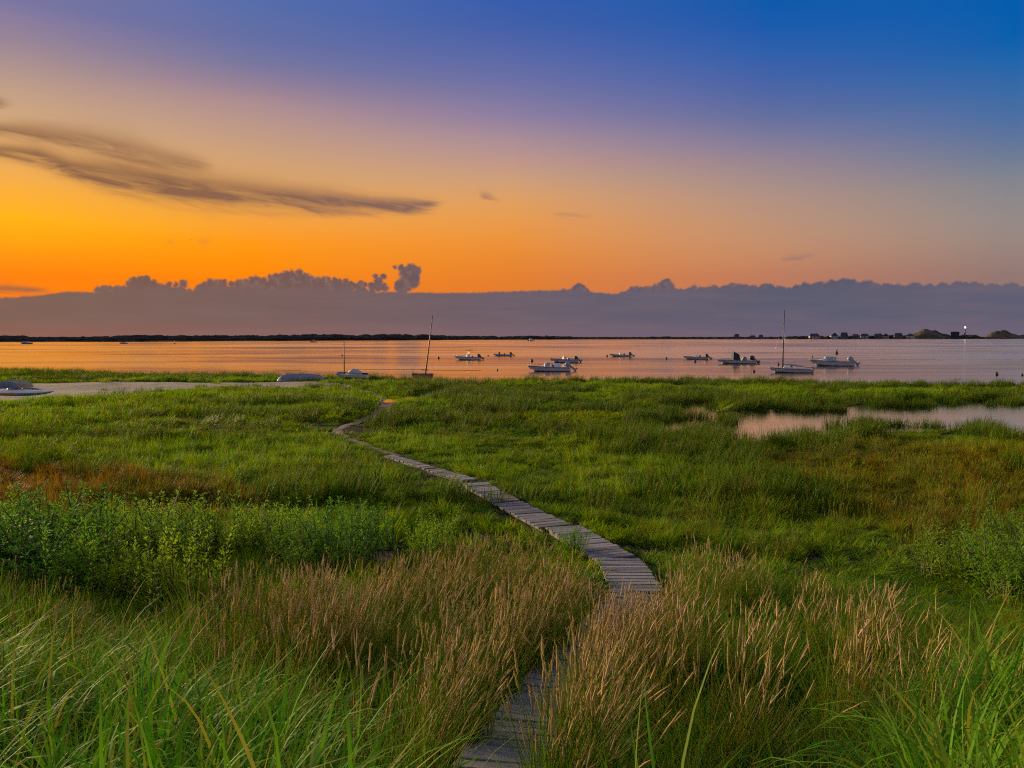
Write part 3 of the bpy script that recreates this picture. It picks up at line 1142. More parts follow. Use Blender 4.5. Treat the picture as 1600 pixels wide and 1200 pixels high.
# ------------------------------------------------------------------ boats
def hull_sections(L, B, fb, draft=0.22, rise=0.5, rake=0.13, n=15):
    S = []
    for i in range(n):
        t = i / (n - 1)                       # 0 bow .. 1 stern
        half = B / 2 * (1 - (1 - min(t / 0.62, 1)) ** 2.1) * (1 - 0.08 * max(0, t - 0.6) / 0.4)
        sh = fb * (1 + rise * (1 - t) ** 1.8)
        kz = -draft + (fb * 0.75 + draft) * max(0, 1 - t / 0.13) ** 2.0
        xg = t * L
        xk = rake * L + t * (L - rake * L)
        xc = xg * 0.45 + xk * 0.55
        cz = 0.04 + sh * 0.35 * (1 - t) ** 2
        S.append(dict(g=(xg, half, sh), c=(xc, half * 0.80, min(cz, sh * 0.8)), k=(xk, 0.0, min(kz, sh * 0.6))))
    return S


def loft_hull(name, S, L, material, parent, x0):
    V, Fc = [], []
    for s in S:
        g, c, k = s['g'], s['c'], s['k']
        V += [(g[0] - x0, -g[1], g[2]), (c[0] - x0, -c[1], c[2]), (k[0] - x0, 0, k[2]), (c[0] - x0, c[1], c[2]), (g[0] - x0, g[1], g[2])]
    n = len(S)
    for i in range(n - 1):
        for j in range(4):
            a = i * 5 + j
            Fc.append((a, a + 5, a + 6, a + 1))
    a = (n - 1) * 5
    Fc.append((a, a + 1, a + 2, a + 3, a + 4))
    return mesh_obj(name, V, Fc, material, parent, smooth=False)


def liner(S, material, parent, x0, floor=0.12, gun=0.10, foredeck=0.0, L=1):
    """gunwale cap, inner sides and floor; stations before 'foredeck' are decked over"""
    V, Fc = [], []
    for s in S:
        g = s['g']
        t = g[0] / L
        hi = max(g[1] - gun, 0.0)
        z = floor if t > foredeck else g[2] - 0.02
        hf = max(hi - 0.05, 0.0)
        x = g[0] - x0 + (0.06 if t == 0 else 0) - (0.05 if t > 0.99 else 0)
        V += [(g[0] - x0, -g[1] - 0.02, g[2] + 0.01), (x, -hi, g[2] + 0.03), (x, -hf, z), (x, hf, z), (x, hi, g[2] + 0.03), (g[0] - x0, g[1] + 0.02, g[2] + 0.01)]
    n = len(S)
    for i in range(n - 1):
        for j in range(5):
            a = i * 6 + j
            Fc.append((a, a + 1, a + 7, a + 6))
    a = (n - 1) * 6
    Fc.append((a + 1, a + 2, a + 3, a + 4))
    return mesh_obj('deck', V, Fc, material, parent)


def rub_rail(S, material, parent, x0):
    pts = [(s['g'][0] - x0, -s['g'][1] - 0.02, s['g'][2] - 0.03) for s in S][::-1] + [(s['g'][0] - x0, s['g'][1] + 0.02, s['g'][2] - 0.03) for s in S][1:]
    return tube_obj('rub_rail', pts, 0.03, material, parent, 5)


def boot_stripe(S, parent, x0, L):
    """dark bottom paint: a band just above and below the waterline, proud of the hull"""
    V, Fc = [], []
    pts = []
    for s in S:
        c, k = s['c'], s['k']
        z = 0.06
        # point on chine-keel line nearest the waterline
        if k[2] >= z:
            continue
        t = (z - k[2]) / max(c[2] - k[2], 1e-3)
        t = min(max(t, 0), 1)
        x = k[0] + (c[0] - k[0]) * t
        y = c[1] * t
        pts.append((x - x0, y + 0.012))
    for sgn in (-1, 1):
        b = len(V)
        for (x, y) in pts:
            V += [(x, sgn * y, 0.075), (x, sgn * y * 0.96, -0.08)]
        for i in range(len(pts) - 1):
            a = b + i * 2
            Fc.append((a, a + 2, a + 3, a + 1))
    return mesh_obj('bottom_paint', V, Fc, M['bottom'], parent)


def outboard(parent, x, z, material, tilt=55, size=1.0, sub=True):
    """outboard motor hinged on the transom, tilted up out of the water"""
    bm = bmesh.new()
    secs = [(-0.02, 0.20, 0.22, 0.30), (0.16, 0.24, 0.24, 0.34), (0.36, 0.20, 0.22, 0.30), (0.46, 0.10, 0.12, 0.16)]
    rings = []
    for z_, w_, a_, b_ in secs:
        ring = []
        for k in range(10):
            an = 2 * math.pi * k / 10
            ring.append(bm.verts.new((0.12 + (b_ if math.cos(an) > 0 else a_) * math.cos(an), w_ * math.sin(an), 0.28 + z_ * 1.15)))
        rings.append(ring)
    for r1, r2 in zip(rings[:-1], rings[1:]):
        for k in range(10):
            bm.faces.new((r1[k], r1[(k + 1) % 10], r2[(k + 1) % 10], r2[k]))
    bm.faces.new(rings[0][::-1])
    bm.faces.new(rings[-1])
    mo = bm_obj('outboard_motor', bm, M[material], parent, True)
    mo.location = (x, 0, z)
    mo.rotation_euler = (0, -R(tilt), 0)
    mo.scale = (size,) * 3
    b2 = box_bm(0.16, 0, -0.05, 0.24, 0.16, 0.72, 0.03, 0.9)
    bm_obj('motor_leg', b2, M[material], mo)
    V, Fc = tube([(-0.12, 0, -0.52), (0.02, 0, -0.52), (0.34, 0, -0.52), (0.44, 0, -0.52)], [0.02, 0.085, 0.08, 0.05], 8)
    mesh_obj('gear_case', V, Fc, M[material], mo, True)
    V, Fc = [], []
    for k in range(3):
        an = 2 * math.pi * k / 3
        b = len(V)
        for (r, t_) in ((0.04, -0.3), (0.20, -0.35), (0.20, 0.35), (0.04, 0.3)):
            V.append((0.43 + 0.06 * t_, r * math.cos(an + t_), -0.52 + r * math.sin(an + t_)))
        Fc.append((b, b + 1, b + 2, b + 3))
    mesh_obj('propeller', V, Fc, M['metal'], mo)
    bm_obj('cavitation_plate', box_bm(0.22, 0, -0.36, 0.5, 0.24, 0.025, 0.008), M[material], mo)
    bm_obj('bracket', box_bm(-0.08, 0, 0.16, 0.16, 0.26, 0.30, 0.02), M['metal'], mo)
    return mo


def windscreen(parent, xf, xb, w_, z, h):
    V = [(xf, -w_ * 0.55, z), (xf, w_ * 0.55, z), (xb, w_, z), (xb, -w_, z), (xf + 0.25, -w_ * 0.5, z + h), (xf + 0.25, w_ * 0.5, z + h), (xb + 0.1, w_ * 0.92, z + h * 0.85), (xb + 0.1, -w_ * 0.92, z + h * 0.85)]
    Fc = [(0, 1, 5, 4), (1, 2, 6, 5), (3, 0, 4, 7)]
    o = mesh_obj('windscreen', V, Fc, M['glass'], parent)
    tube_obj('screen_frame', [V[7], V[4], V[5], V[6]], 0.02, M['metal'], o, 5)
    return o


def motorboat(u, v, wpx, label, kind, hull='white', motor='black', yaw=0.0, fbk=1.0, tilt=55, length=None):
    p = at(u, v, SEA_Z)
    D = np.linalg.norm(p)
    Ltot = wpx / F * D
    L = Ltot * (0.86 if kind != 'far' else 1.0)
    B = L * 0.37
    fb = L * 0.098 * fbk
    t = empty('motorboat', (p[0], p[1], SEA_Z), yaw)
    tag(t, label, 'boat', 'motorboats moored on the bay')
    x0 = Ltot / 2
    S = hull_sections(L, B, fb)
    loft_hull('hull', S, L, M[hull], t, x0)
    fd = {'cuddy': 0.5, 'skiff': 0.2}.get(kind, 0.26)
    liner(S, M['deck'], t, x0, 0.10, 0.10, fd, L)
    rub_rail(S, M['slate'], t, x0)
    boot_stripe(S, t, x0, L)
    k = L / 5.2
    outboard(t, L - x0 + 0.10 * k, fb * 0.72, motor, tilt, 1.12 * k)
    bm_obj('thwart_seat', box_bm(L * 0.80 - x0, 0, 0.30 * k, 0.45 * k, B * 0.6, 0.40 * k, 0.03), M['pale'], t)
    top = fb
    if kind in ('ttop', 'console', 'skiff', 'pilot'):
        cx = L * (0.52 if kind != 'pilot' else 0.45) - x0
        ch = (0.95 if kind != 'skiff' else 0.75) * k
        c = bm_obj('console', box_bm(cx, 0, 0.1 + ch / 2, 0.62 * k, 0.72 * k, ch, 0.05, 0.8, 0.06), M['pale' if kind != 'skiff' else 'white'], t)
        V = [(cx - 0.22 * k, -0.3 * k, 0.1 + ch), (cx - 0.22 * k, 0.3 * k, 0.1 + ch), (cx - 0.02 * k, 0.26 * k, 0.1 + ch + 0.34 * k), (cx - 0.02 * k, -0.26 * k, 0.1 + ch + 0.34 * k)]
        mesh_obj('windscreen', V, [(0, 1, 2, 3)], M['glass'], c)
        Vt, Ft = tube([(cx + 0.36 * k, 0.2 * k * math.cos(a), 0.1 + ch * 0.85 + 0.2 * k * math.sin(a)) for a in np.linspace(0, 2 * math.pi, 11)], 0.02, 5)
        mesh_obj('steering_wheel', Vt, Ft, M['black'], c)
        bm_obj('helm_seat', box_bm(cx + 0.85 * k, 0, 0.45 * k, 0.4 * k, 0.75 * k, 0.75 * k, 0.04, 0.9), M['slate'], t)
    if kind == 'ttop':
        zt = 1.95 * k
        tp = bm_obj('canopy', box_bm(cx + 0.15, 0, zt, 1.5 * k, 1.25 * k, 0.09 * k, 0.04), M['navy'], t)
        for sx in (-0.05, 0.22):
            for sy in (-1, 1):
                tube_obj('canopy_post', [(cx + sx, sy * 0.33 * k, 0.1), (cx + sx, sy * 0.33 * k, zt)], 0.026 * k, M['metal'], t, 6)
        tube_obj('antenna', [(cx + 0.6 * k, 0.4 * k, zt), (cx + 0.66 * k, 0.4 * k, zt + 0.35)], 0.012, M['metal'], t, 5)
    if kind == 'cover':
        cx = L * 0.47 - x0
        V = [(cx - 0.30 * k, -0.48 * k, 0.3), (cx + 0.68 * k, -0.48 * k, 0.3), (cx + 0.68 * k, 0.48 * k, 0.3), (cx - 0.30 * k, 0.48 * k, 0.3),
             (cx - 0.18 * k, -0.36 * k, 1.62 * k), (cx + 0.60 * k, -0.38 * k, 1.18 * k), (cx + 0.60 * k, 0.38 * k, 1.18 * k), (cx - 0.18 * k, 0.36 * k, 1.62 * k)]
        Fc = [(3, 2, 1, 0), (4, 5, 6, 7), (0, 1, 5, 4), (1, 2, 6, 5), (2, 3, 7, 6), (3, 0, 4, 7)]
        mesh_obj('console_cover', V, Fc, M['navy'], t)
        bm_obj('seat_cover', box_bm(cx + 1.35 * k, 0, 0.55 * k, 0.75 * k, 0.8 * k, 0.75 * k, 0.12, 0.55, 0.1), M['slate'], t)
    if kind == 'lowcover':
        cx = L * 0.36 - x0
        bm_obj('console_cover', box_bm(cx, 0, 0.55 * k, 0.7 * k, 0.8 * k, 1.15 * k, 0.12, 0.5, -0.05), M['navy'], t)
        bm_obj('seat_cover', box_bm(L * 0.62 - x0, 0, 0.45 * k, 0.45 * k, 0.7 * k, 0.65 * k, 0.1, 0.6), M['navy'], t)
    if kind == 'pilot':
        # raised windscreen with a pale aft bench
        zt = 1.5 * k
        windscreen(t, L * 0.42 - x0, L * 0.52 - x0, B * 0.36, fb + 0.03, 0.55 * k)
        bm_obj('seat_back', box_bm(L * 0.70 - x0, 0, 0.5 * k, 0.9 * k, B * 0.5, 0.85 * k, 0.06, 0.92), M['white'], t)
    if kind == 'cuddy':
        V, Fc = [], []
        for i in range(9):
            tt = i / 8
            x = L * (0.20 + 0.32 * tt) - x0
            hw = B * 0.30 * math.sin(math.pi * (0.12 + 0.40 * tt))
            zz = fb * 1.2 + 0.28 * k * math.sin(math.pi * (0.05 + 0.5 * tt))
            V += [(x, -hw, fb * 1.1), (x, -hw * 0.8, zz), (x, 0, zz + 0.05), (x, hw * 0.8, zz), (x, hw, fb * 1.1)]
        for i in range(8):
            for j in range(4):
                a = i * 5 + j
                Fc.append((a, a + 5, a + 6, a + 1))
        Fc.append(tuple(8 * 5 + j for j in range(5)))
        mesh_obj('cabin_top', V, Fc, M['white'], t, True)
        windscreen(t, L * 0.33 - x0, L * 0.58 - x0, B * 0.40, fb * 1.15, 0.55 * k)
        bm_obj('helm_seat', box_bm(L * 0.60 - x0, 0, 0.5 * k, 0.5 * k, B * 0.55, 0.5 * k, 0.05), M['pale'], t)
    if kind in ('ttop', 'cover', 'cuddy', 'pilot'):
        # bow rail
        for sy in (-1, 1):
            pts = []
            for s in S[0:6]:
                g = s['g']
                pts.append((g[0] - x0 + 0.05, sy * max(g[1] - 0.06, 0), g[2] + 0.20 * k))
            tube_obj('bow_rail', pts, 0.016, M['metal'], t, 5)
            for s in S[1:6:2]:
                g = s['g']
                tube_obj('rail_post', [(g[0] - x0 + 0.05, sy * max(g[1] - 0.06, 0), g[2]), (g[0] - x0 + 0.05, sy * max(g[1] - 0.06, 0), g[2] + 0.20 * k)], 0.013, M['metal'], t, 5)
    return t


motorboat(733.5, 562.2, 47, 'white center-console boat under a dark T-top canopy, leftmost moored motorboat', 'ttop', 'white', 'black', 0.22)
motorboat(787, 556.4, 35, 'small skiff with dark bundled covers, just right of the canopy boat', 'lowcover', 'pale', 'black', -0.12, 0.8)
motorboat(884, 566.3, 52, 'center-console boat partly hidden behind the largest white boat', 'console', 'pale', 'black', 0.2)
motorboat(862.5, 580.2, 78, 'largest white boat with low windscreen, nearest the marsh edge in the middle', 'pilot', 'white', 'greymotor', 0.02, 0.95)
motorboat(971.5, 557.4, 40, 'small white skiff with tiny console, alone right of the boat cluster', 'skiff', 'white', 'black', 0.0, 0.85)
motorboat(1089.5, 561.2, 44, 'small white skiff with leaning console left of the navy-covered boat', 'skiff', 'white', 'black', -0.2, 0.85)
motorboat(1153.5, 568.0, 68, 'white motorboat with peaked navy cover over its console', 'cover', 'white', 'black', 0.1, 0.75)
motorboat(1303.5, 571.8, 71, 'white cuddy motorboat with greenish windscreen, rightmost of the moored boats', 'cuddy', 'cream', 'greymotor', -0.1, 1.05)


def sailboat():
    u, v, wpx = 1235, 582.2, 62
    p = at(u, v, SEA_Z)
    D = np.linalg.norm(p)
    L = wpx / F * D
    t = empty('sailboat', (p[0], p[1], SEA_Z), -0.12)
    tag(t, 'white open sailboat with tall bare mast moored near the marsh edge', 'boat')
    x0 = L / 2
    fb = 0.42
    S = hull_sections(L, 1.75, fb, 0.2, 0.55, 0.10)
    loft_hull('hull', S, L, M['cream'], t, x0)
    liner(S, M['deck'], t, x0, 0.16, 0.22, 0.40, L)
    rub_rail(S, M['slate'], t, x0)
    boot_stripe(S, t, x0, L)
    mx = L * 0.32 - x0
    mh = 92 / F * D
    tube_obj('mast', [(mx, 0, 0.3), (mx + 0.02, 0, mh * 0.5), (mx + 0.06, 0, mh)], [0.085, 0.075, 0.05], M['spar'], t, 8)
    tube_obj('boom', [(mx + 0.05, 0, 1.0), (L * 0.93 - x0, 0.05, 0.62)], [0.05, 0.045], M['spar'], t, 6)
    V, Fc = tube([(mx + 0.1, 0, 1.02), (mx + 0.8, 0, 0.95), (mx + 1.7, 0.02, 0.84), (mx + 2.6, 0.03, 0.70)], [0.08, 0.14, 0.12, 0.06], 8)
    mesh_obj('furled_sail', V, Fc, M['sailcloth'], t, True)
    bm_obj('coaming', box_bm(mx + 0.55, 0, 0.58, 1.1, 0.95, 0.22, 0.06, 0.85), M['pale'], t)
    bm_obj('folded_tarp', box_bm(mx + 1.0, 0.1, 0.66, 0.35, 0.5, 0.30, 0.08, 0.6), M['navy'], t)
    bm_obj('rudder', box_bm(L - x0 + 0.08, 0, 0.2, 0.12, 0.05, 0.85, 0.01), M['spar'], t)
    tube_obj('tiller', [(L - x0 + 0.05, 0, 0.62), (L - x0 - 0.8, 0.05, 0.68)], 0.025, M['spar'], t, 5)
    for sy in (-1, 1):
        tube_obj('shroud', [(mx + 0.25, sy * 0.8, fb + 0.1), (mx + 0.05, 0, mh * 0.82)], 0.006, M['metal'], t, 4)
    tube_obj('forestay', [(0.1 - x0, 0, fb * 1.5), (mx + 0.04, 0, mh * 0.82)], 0.006, M['metal'], t, 4)


sailboat()


def red_boat():
    p = at(657, 595.5, -0.12)
    D = np.linalg.norm(p)
    L = 2.7
    t = empty('beached_sailboat', (p[0], p[1], p[2] + 0.2), R(62), 0, 0)
    tag(t, 'small red sailboat pulled onto the marsh, its bare mast leaning right', 'boat')
    S = hull_sections(L, 1.1, 0.46, 0.15, 0.3, 0.1)
    x0 = L / 2
    loft_hull('hull', S, L, M['red'], t, x0)
    liner(S, M['pale'], t, x0, 0.15, 0.14, 0.35, L)
    rub_rail(S, M['white'], t, x0)
    q = at(664.5, 594, 0.0)
    tip = at(676, 492, 0)
    dep = math.hypot(q[0], q[1])
    d = ray(676, 492)
    s = q[1] / d[1]
    tip = d * s + np.array([0, 0, CAMZ])
    inv = (Matrix.Translation(t.location) @ Euler((0, 0, R(62))).to_matrix().to_4x4()).inverted()
    a = inv @ Vector((q[0], q[1], q[2] + 0.3))
    b = inv @ Vector(tip)
    tube_obj('mast', [a, (a + b) / 2, b], [0.06, 0.055, 0.035], M['redspar'], t, 8)
    tube_obj('rudder_post', [(-x0 + 0.3, 0, 0.5), (-x0 + 0.2, 0.05, 1.3)], 0.02, M['spar'], t, 5)
    tube_obj('boom', [(0.1, 0, 0.78), (1.5, 0.1, 0.72)], 0.04, M['spar'], t, 6)


red_boat()


def white_dinghy():
    p = ground(549, 595.5)
    t = empty('beached_sailing_dinghy', (p[0], p[1], p[2] + 0.28), R(-8))
    tag(t, 'flat white sailing dinghy with thin upright mast lying on the beach grass', 'boat')
    L = 2.9
    x0 = L / 2
    S = hull_sections(L, 1.15, 0.26, 0.12, 0.35, 0.12)
    loft_hull('hull', S, L, M['white'], t, x0)
    liner(S, M['white'], t, x0, 0.22, 0.12, 0.45, L)
    mx = -0.62
    d = ray(537.5, 533)
    s = p[1] / d[1]
    tipz = CAMZ + d[2] * s - t.location.z
    tube_obj('mast', [(mx, 0, 0.2), (mx, 0, tipz)], [0.05, 0.035], M['spar'], t, 8)
    V, Fc = tube([(-0.25, 0, 0.42), (0.15, 0.02, 0.52), (0.55, 0, 0.50), (0.95, 0, 0.38)], [0.14, 0.26, 0.24, 0.1], 9)
    mesh_obj('sail_bag', V, Fc, M['sailcloth'], t, True)
    tube_obj('boom', [(mx, 0, 0.45), (1.3, 0.15, 0.34)], 0.045, M['spar'], t, 6)
    bm_obj('folded_sail', box_bm(1.0, 0.2, 0.36, 0.9, 0.4, 0.16, 0.05, 0.7), M['navy'], t)
    bm_obj('cover_bundle', box_bm(-1.0, 0.1, 0.40, 0.7, 0.5, 0.22, 0.07, 0.6), M['slate'], t)
    tube_obj('daggerboard', [(0.25, -0.1, 0.5), (0.25, -0.1, 0.95)], 0.03, M['spar'], t, 5)


white_dinghy()


def upturned(u, v, wpx, hpx, yaw, hullm, endm, name, label, group=None, blunt=1.0, z=0.0):
    """boat lying keel up: long rounded shell with a keel strip"""
    p = ground(u, v)
    D = np.linalg.norm(p)
    L = wpx / F * D
    H_ = hpx / F * D
    t = empty(name, (p[0], p[1], p[2] + z), yaw)
    tag(t, label, 'boat', group)
    n, m = 25, 11
    V, Fc, mi = [], [], []
    for i in range(n):
        s = i / (n - 1)
        e = max(1e-3, 1 - abs(2 * s - 1) ** (3.2 if blunt > 0.5 else 2.0))
        hw = 0.62 * H_ * 0.95 * e ** 0.55
        hh = H_ * e ** 0.45
        for j in range(m):
            a = math.pi * j / (m - 1)
            V.append(((s - 0.5) * L, -hw * math.cos(a) * (0.9 + 0.1 * abs(math.cos(a))), hh * math.sin(a) ** 0.8))
    for i in range(n - 1):
        for j in range(m - 1):
            a = i * m + j
            Fc.append((a, a + m, a + m + 1, a + 1))
            mi.append(1 if i < 2 else 0)
    o = mesh_obj('hull', V, Fc, [M[hullm], M[endm]], t, True)
    for f, k in zip(o.data.polygons, mi):
        f.material_index = k
    k = [(V[i * m + m // 2][0], 0, V[i * m + m // 2][2] + 0.01) for i in range(2, n - 2)]
    tube_obj('keel_strip', k, 0.03, M[hullm], t, 5)
    for sy in (0, m - 1):
        tube_obj('gunwale', [(V[i * m + sy][0], V[i * m + sy][1], V[i * m + sy][2] + 0.03) for i in range(n)], 0.035, M[endm], t, 5)
    return t


upturned(471, 596.5, 73, 10.5, R(4), 'tarp', 'white', 'overturned_boat', 'blue-grey overturned boat with white rounded end beside the sand strip', z=0.05)
upturned(3, 610, 46, 9.5, R(-4), 'slate', 'pale', 'overturned_boat', 'slate-grey overturned boat behind the pale kayak at the left edge', z=0.1)
upturned(26, 607, 42, 9, R(6), 'tan', 'tan', 'overturned_boat', 'tan overturned boat farthest back at the left edge of the beach', z=0.1)


def kayak():
    p = ground(22, 627)
    D = np.linalg.norm(p)
    L = 112 / F * D
    t = empty('kayak', (p[0], p[1], p[2] + 0.5), R(-3))
    tag(t, 'pale blue and white kayak with teal patch lying at the left edge', 'kayak')
    n, m = 25, 12
    V, Fc, mi = [], [], []
    for i in range(n):
        s = i / (n - 1)
        e = max(1e-3, 1 - abs(2 * s - 1) ** 2.0)
        for j in range(m):
            a = 2 * math.pi * j / m
            V.append(((s - 0.5) * L, 0.36 * e ** 0.8 * math.cos(a), 0.20 * e ** 0.6 * math.sin(a) + 0.12 * (2 * s - 1) ** 4))
    for i in range(n - 1):
        for j in range(m):
            a = i * m + j
            b = i * m + (j + 1) % m
            Fc.append((a, a + m, b + m, b))
            mi.append(1 if 0 <= j < 6 else (2 if i in (15, 16, 17) else (3 if i < 13 else 0)))
    o = mesh_obj('hull', V, Fc, [M['tarp'], M['white'], M['teal'], M['orange']], t, True)
    for f, k in zip(o.data.polygons, mi):
        f.material_index = k
    Vt, Ft = tube([(0.1 + 0.45 * math.cos(a), 0.22 * math.sin(a), 0.22) for a in np.linspace(0, 2 * math.pi, 17)], 0.03, 6)
    mesh_obj('cockpit_rim', Vt, Ft, M['black'], t, True)
    tube_obj('paddle_shaft', [(-0.9, 0.25, 0.24), (1.1, 0.3, 0.24)], 0.018, M['spar'], t, 6)


kayak()


# far boats: hull, cabin, tiny
def far_boat(u, v, wpx, label, cabin='low', hull='slate', mast=0):
    p = at(u, v, SEA_Z)
    D = np.linalg.norm(p)
    L = wpx / F * D
    t = empty('distant_boat', (p[0], p[1], SEA_Z), 0.1)
    tag(t, label, 'boat', 'boats far out on the bay')
    S = hull_sections(L, L * 0.3, L * 0.11, 0.2, 0.4, 0.1, 9)
    loft_hull('hull', S, L, M[hull], t, L / 2)
    liner(S, M['deck'], t, L / 2, 0.2, 0.1, 0.4, L)
    if cabin == 'low':
        bm_obj('cabin', box_bm(0, 0, L * 0.14, L * 0.5, L * 0.18, L * 0.12, 0.05, 0.85), M['pale'], t)
    elif cabin == 'tall':
        c = bm_obj('cabin', box_bm(-0.02 * L, 0, L * 0.22, L * 0.32, L * 0.2, L * 0.24, 0.05, 0.85), M['white'], t)
        bm_obj('cabin_roof', box_bm(0.0, 0, L * 0.36, L * 0.36, L * 0.24, L * 0.03), M['white'], t)
    elif cabin == 'console':
        bm_obj('console', box_bm(0, 0, L * 0.16, L * 0.14, L * 0.14, L * 0.24, 0.03, 0.8), M['pale'], t)
        bm_obj('canopy', box_bm(0.02 * L, 0, L * 0.34, L * 0.3, L * 0.2, L * 0.025), M['white'], t)
    if mast:
        tube_obj('mast', [(0, 0, 0), (0, 0, mast / F * D)], 0.12, M['spar'], t, 6)
    return t


far_boat(41, 537.4, 15, 'long low dark boat far out near the left edge', 'low')
far_boat(193, 537.0, 11, 'dark little cabin boat far out, second from the left', 'low')
far_boat(273, 537.2, 4, 'tiniest speck of a boat with short mast, far out on the left', 'none', 'slate', 4)
far_boat(490, 535.0, 11, 'distant boat with white canopy above the beached dinghy', 'console')
far_boat(829, 533.2, 11, 'distant white cabin boat far out in the middle of the bay', 'tall', 'slate')


# ------------------------------------------------------------------ buoys, channel bars
def buoy(u, v, dpx, label, m='buoy', pole=False):
    p = at(u, v, SEA_Z)
    D = np.linalg.norm(p)
    r = dpx / 2 / F * D
    t = empty('mooring_buoy', (p[0], p[1], SEA_Z))
    tag(t, label, 'buoy', 'mooring buoys on the bay')
    r *= 0.85
    V, Fc = tube([(0, 0, -0.3 * r), (0, 0, 0.1 * r), (0, 0, 0.7 * r), (0, 0, 1.3 * r), (0, 0, 1.65 * r), (0, 0, 1.75 * r)], [0.75 * r, 0.98 * r, r, 0.78 * r, 0.4 * r, 0.1 * r], 10)
    mesh_obj('float', V, Fc, M[m], t, True)
    tube_obj('stripe', [(0, 0, 0.62 * r), (0, 0, 0.82 * r)], [1.02 * r, 1.0 * r], M['slate'], t, 10)
    Vt, Ft = tube([(0.3 * r * math.cos(a), 0, 1.85 * r + 0.3 * r * math.sin(a)) for a in np.linspace(0, 2 * math.pi, 9)], 0.07 * r, 5)
    mesh_obj('mooring_ring', Vt, Ft, M['metal'], t)
    if pole:
        tube_obj('spar_pole', [(0, 0, r), (0.5 * r, 0, 3.2 * r)], 0.15 * r, M['spar'], t, 6)


buoy(685, 560.5, 4.5, 'dark mooring buoy between the leaning mast and the canopy boat')
buoy(762.5, 556.5, 3, 'tiny buoy between the canopy boat and the small covered skiff')
buoy(777, 579, 3.5, 'small low buoy near the marsh edge left of the largest white boat')
buoy(831, 565, 5.5, 'dull red buoy just above the bow of the largest white boat', 'redbuoy')
buoy(948.5, 557.5, 4, 'red-brown buoy at the bow of the lone small skiff', 'redbuoy')
buoy(1041, 561, 4, 'dark buoy off the bow of the leaning-console skiff')
buoy(1086, 566, 5, 'dark buoy just in front of the leaning-console skiff')
buoy(1178, 581.5, 5, 'dark buoy near the grass between navy-covered boat and sailboat')
buoy(1216, 570.5, 4.5, 'reddish buoy just left of the moored sailboat mast', 'redbuoy')
buoy(1269, 558.5, 3, 'tiny buoy off the bow of the cuddy motorboat', 'redbuoy')
buoy(1307, 553.5, 6, 'large dark buoy beyond the cuddy motorboat', 'buoy', True)
buoy(1557, 586, 5.5, 'dark rounded buoy on the open water at the far right')
buoy(534.5, 556, 3, 'tiny buoy left of the beached dinghy mast')
buoy(1597, 587, 4, 'small buoy cut by the right edge of the picture')


def bar(u0, u1, v, label):
    V, Fc = [], []
    n = 24
    for i in range(n + 1):
        t = i / n
        u = u0 + (u1 - u0) * t
        p = at(u, v + 1.5 * t + 0.4 * math.sin(5 * t), SEA_Z)
        h = 0.45 * math.sin(math.pi * t) ** 0.6 + 0.02
        V += [(p[0], p[1] - h, SEA_Z - 0.05), (p[0], p[1] - h * 0.3, SEA_Z + 0.035), (p[0], p[1] + h * 0.3, SEA_Z + 0.03), (p[0], p[1] + h, SEA_Z - 0.05)]
    for i in range(n):
        for j in range(3):
            a = i * 4 + j
            Fc.append((a, a + 4, a + 5, a + 1))
    o = mesh_obj('mud_bar', V, Fc, M['soil'], smooth=True)
    tag(o, label, 'mud bar', 'thin mud bars breaking the water surface', kind='structure')


bar(427, 470, 577.6, 'short dark mud bar above the overturned boat')
bar(540, 668, 576.5, 'long thin mud bar left of the leaning mast')
bar(672, 752, 578.3, 'thin mud bar right of the leaning mast')


# ------------------------------------------------------------------ birds
def bird(u, v, dist, span, roll, label):
    d = ray(u, v) * dist
    t = empty('flying_bird', (d[0], d[1], d[2] + CAMZ), roll)
    tag(t, label, 'bird', 'birds in the sky')
    s = span / 2
    V, Fc = tube([(0, -0.45 * s, 0), (0, -0.25 * s, 0.02 * s), (0, 0.1 * s, 0), (0, 0.4 * s, -0.02 * s), (0, 0.6 * s, 0)], [0.03 * s, 0.11 * s, 0.13 * s, 0.06 * s, 0.02 * s], 8)
    mesh_obj('body', V, Fc, M['bird'], t, True)
    for sg in (-1, 1):
        V = [(0, -0.12 * s, 0.05 * s), (0, 0.2 * s, 0.05 * s), (sg * 0.5 * s, -0.16 * s, 0.32 * s), (sg * 0.5 * s, 0.18 * s, 0.30 * s), (sg * s, 0.12 * s, 0.2 * s), (sg * 0.96 * s, 0.2 * s, 0.19 * s)]
        V2 = [(x, y, z - 0.03 * s) for x, y, z in V]
        Fc = [(0, 2, 3, 1), (2, 4, 5, 3), (6, 7, 9, 8), (8, 9, 11, 10), (0, 6, 8, 2), (2, 8, 10, 4), (4, 10, 11, 5), (5, 11, 9, 3), (3, 9, 7, 1)]
        mesh_obj('wing', V + V2, Fc, M['bird'], t)


bird(297, 254, 300, 1.1, 0.3, 'small dark bird highest in the sky above the long streak cloud')
bird(311.5, 311, 330, 0.9, -0.4, 'left bird of the close pair just below the streak cloud')
bird(318.5, 310.5, 330, 1.0, 0.5, 'right bird of the close pair just below the streak cloud')
bird(298.5, 375, 340, 0.9, 0.1, 'lowest lone bird in the deep orange sky')


# ------------------------------------------------------------------ boardwalk
WALK = []          # centre line for clearing the grass


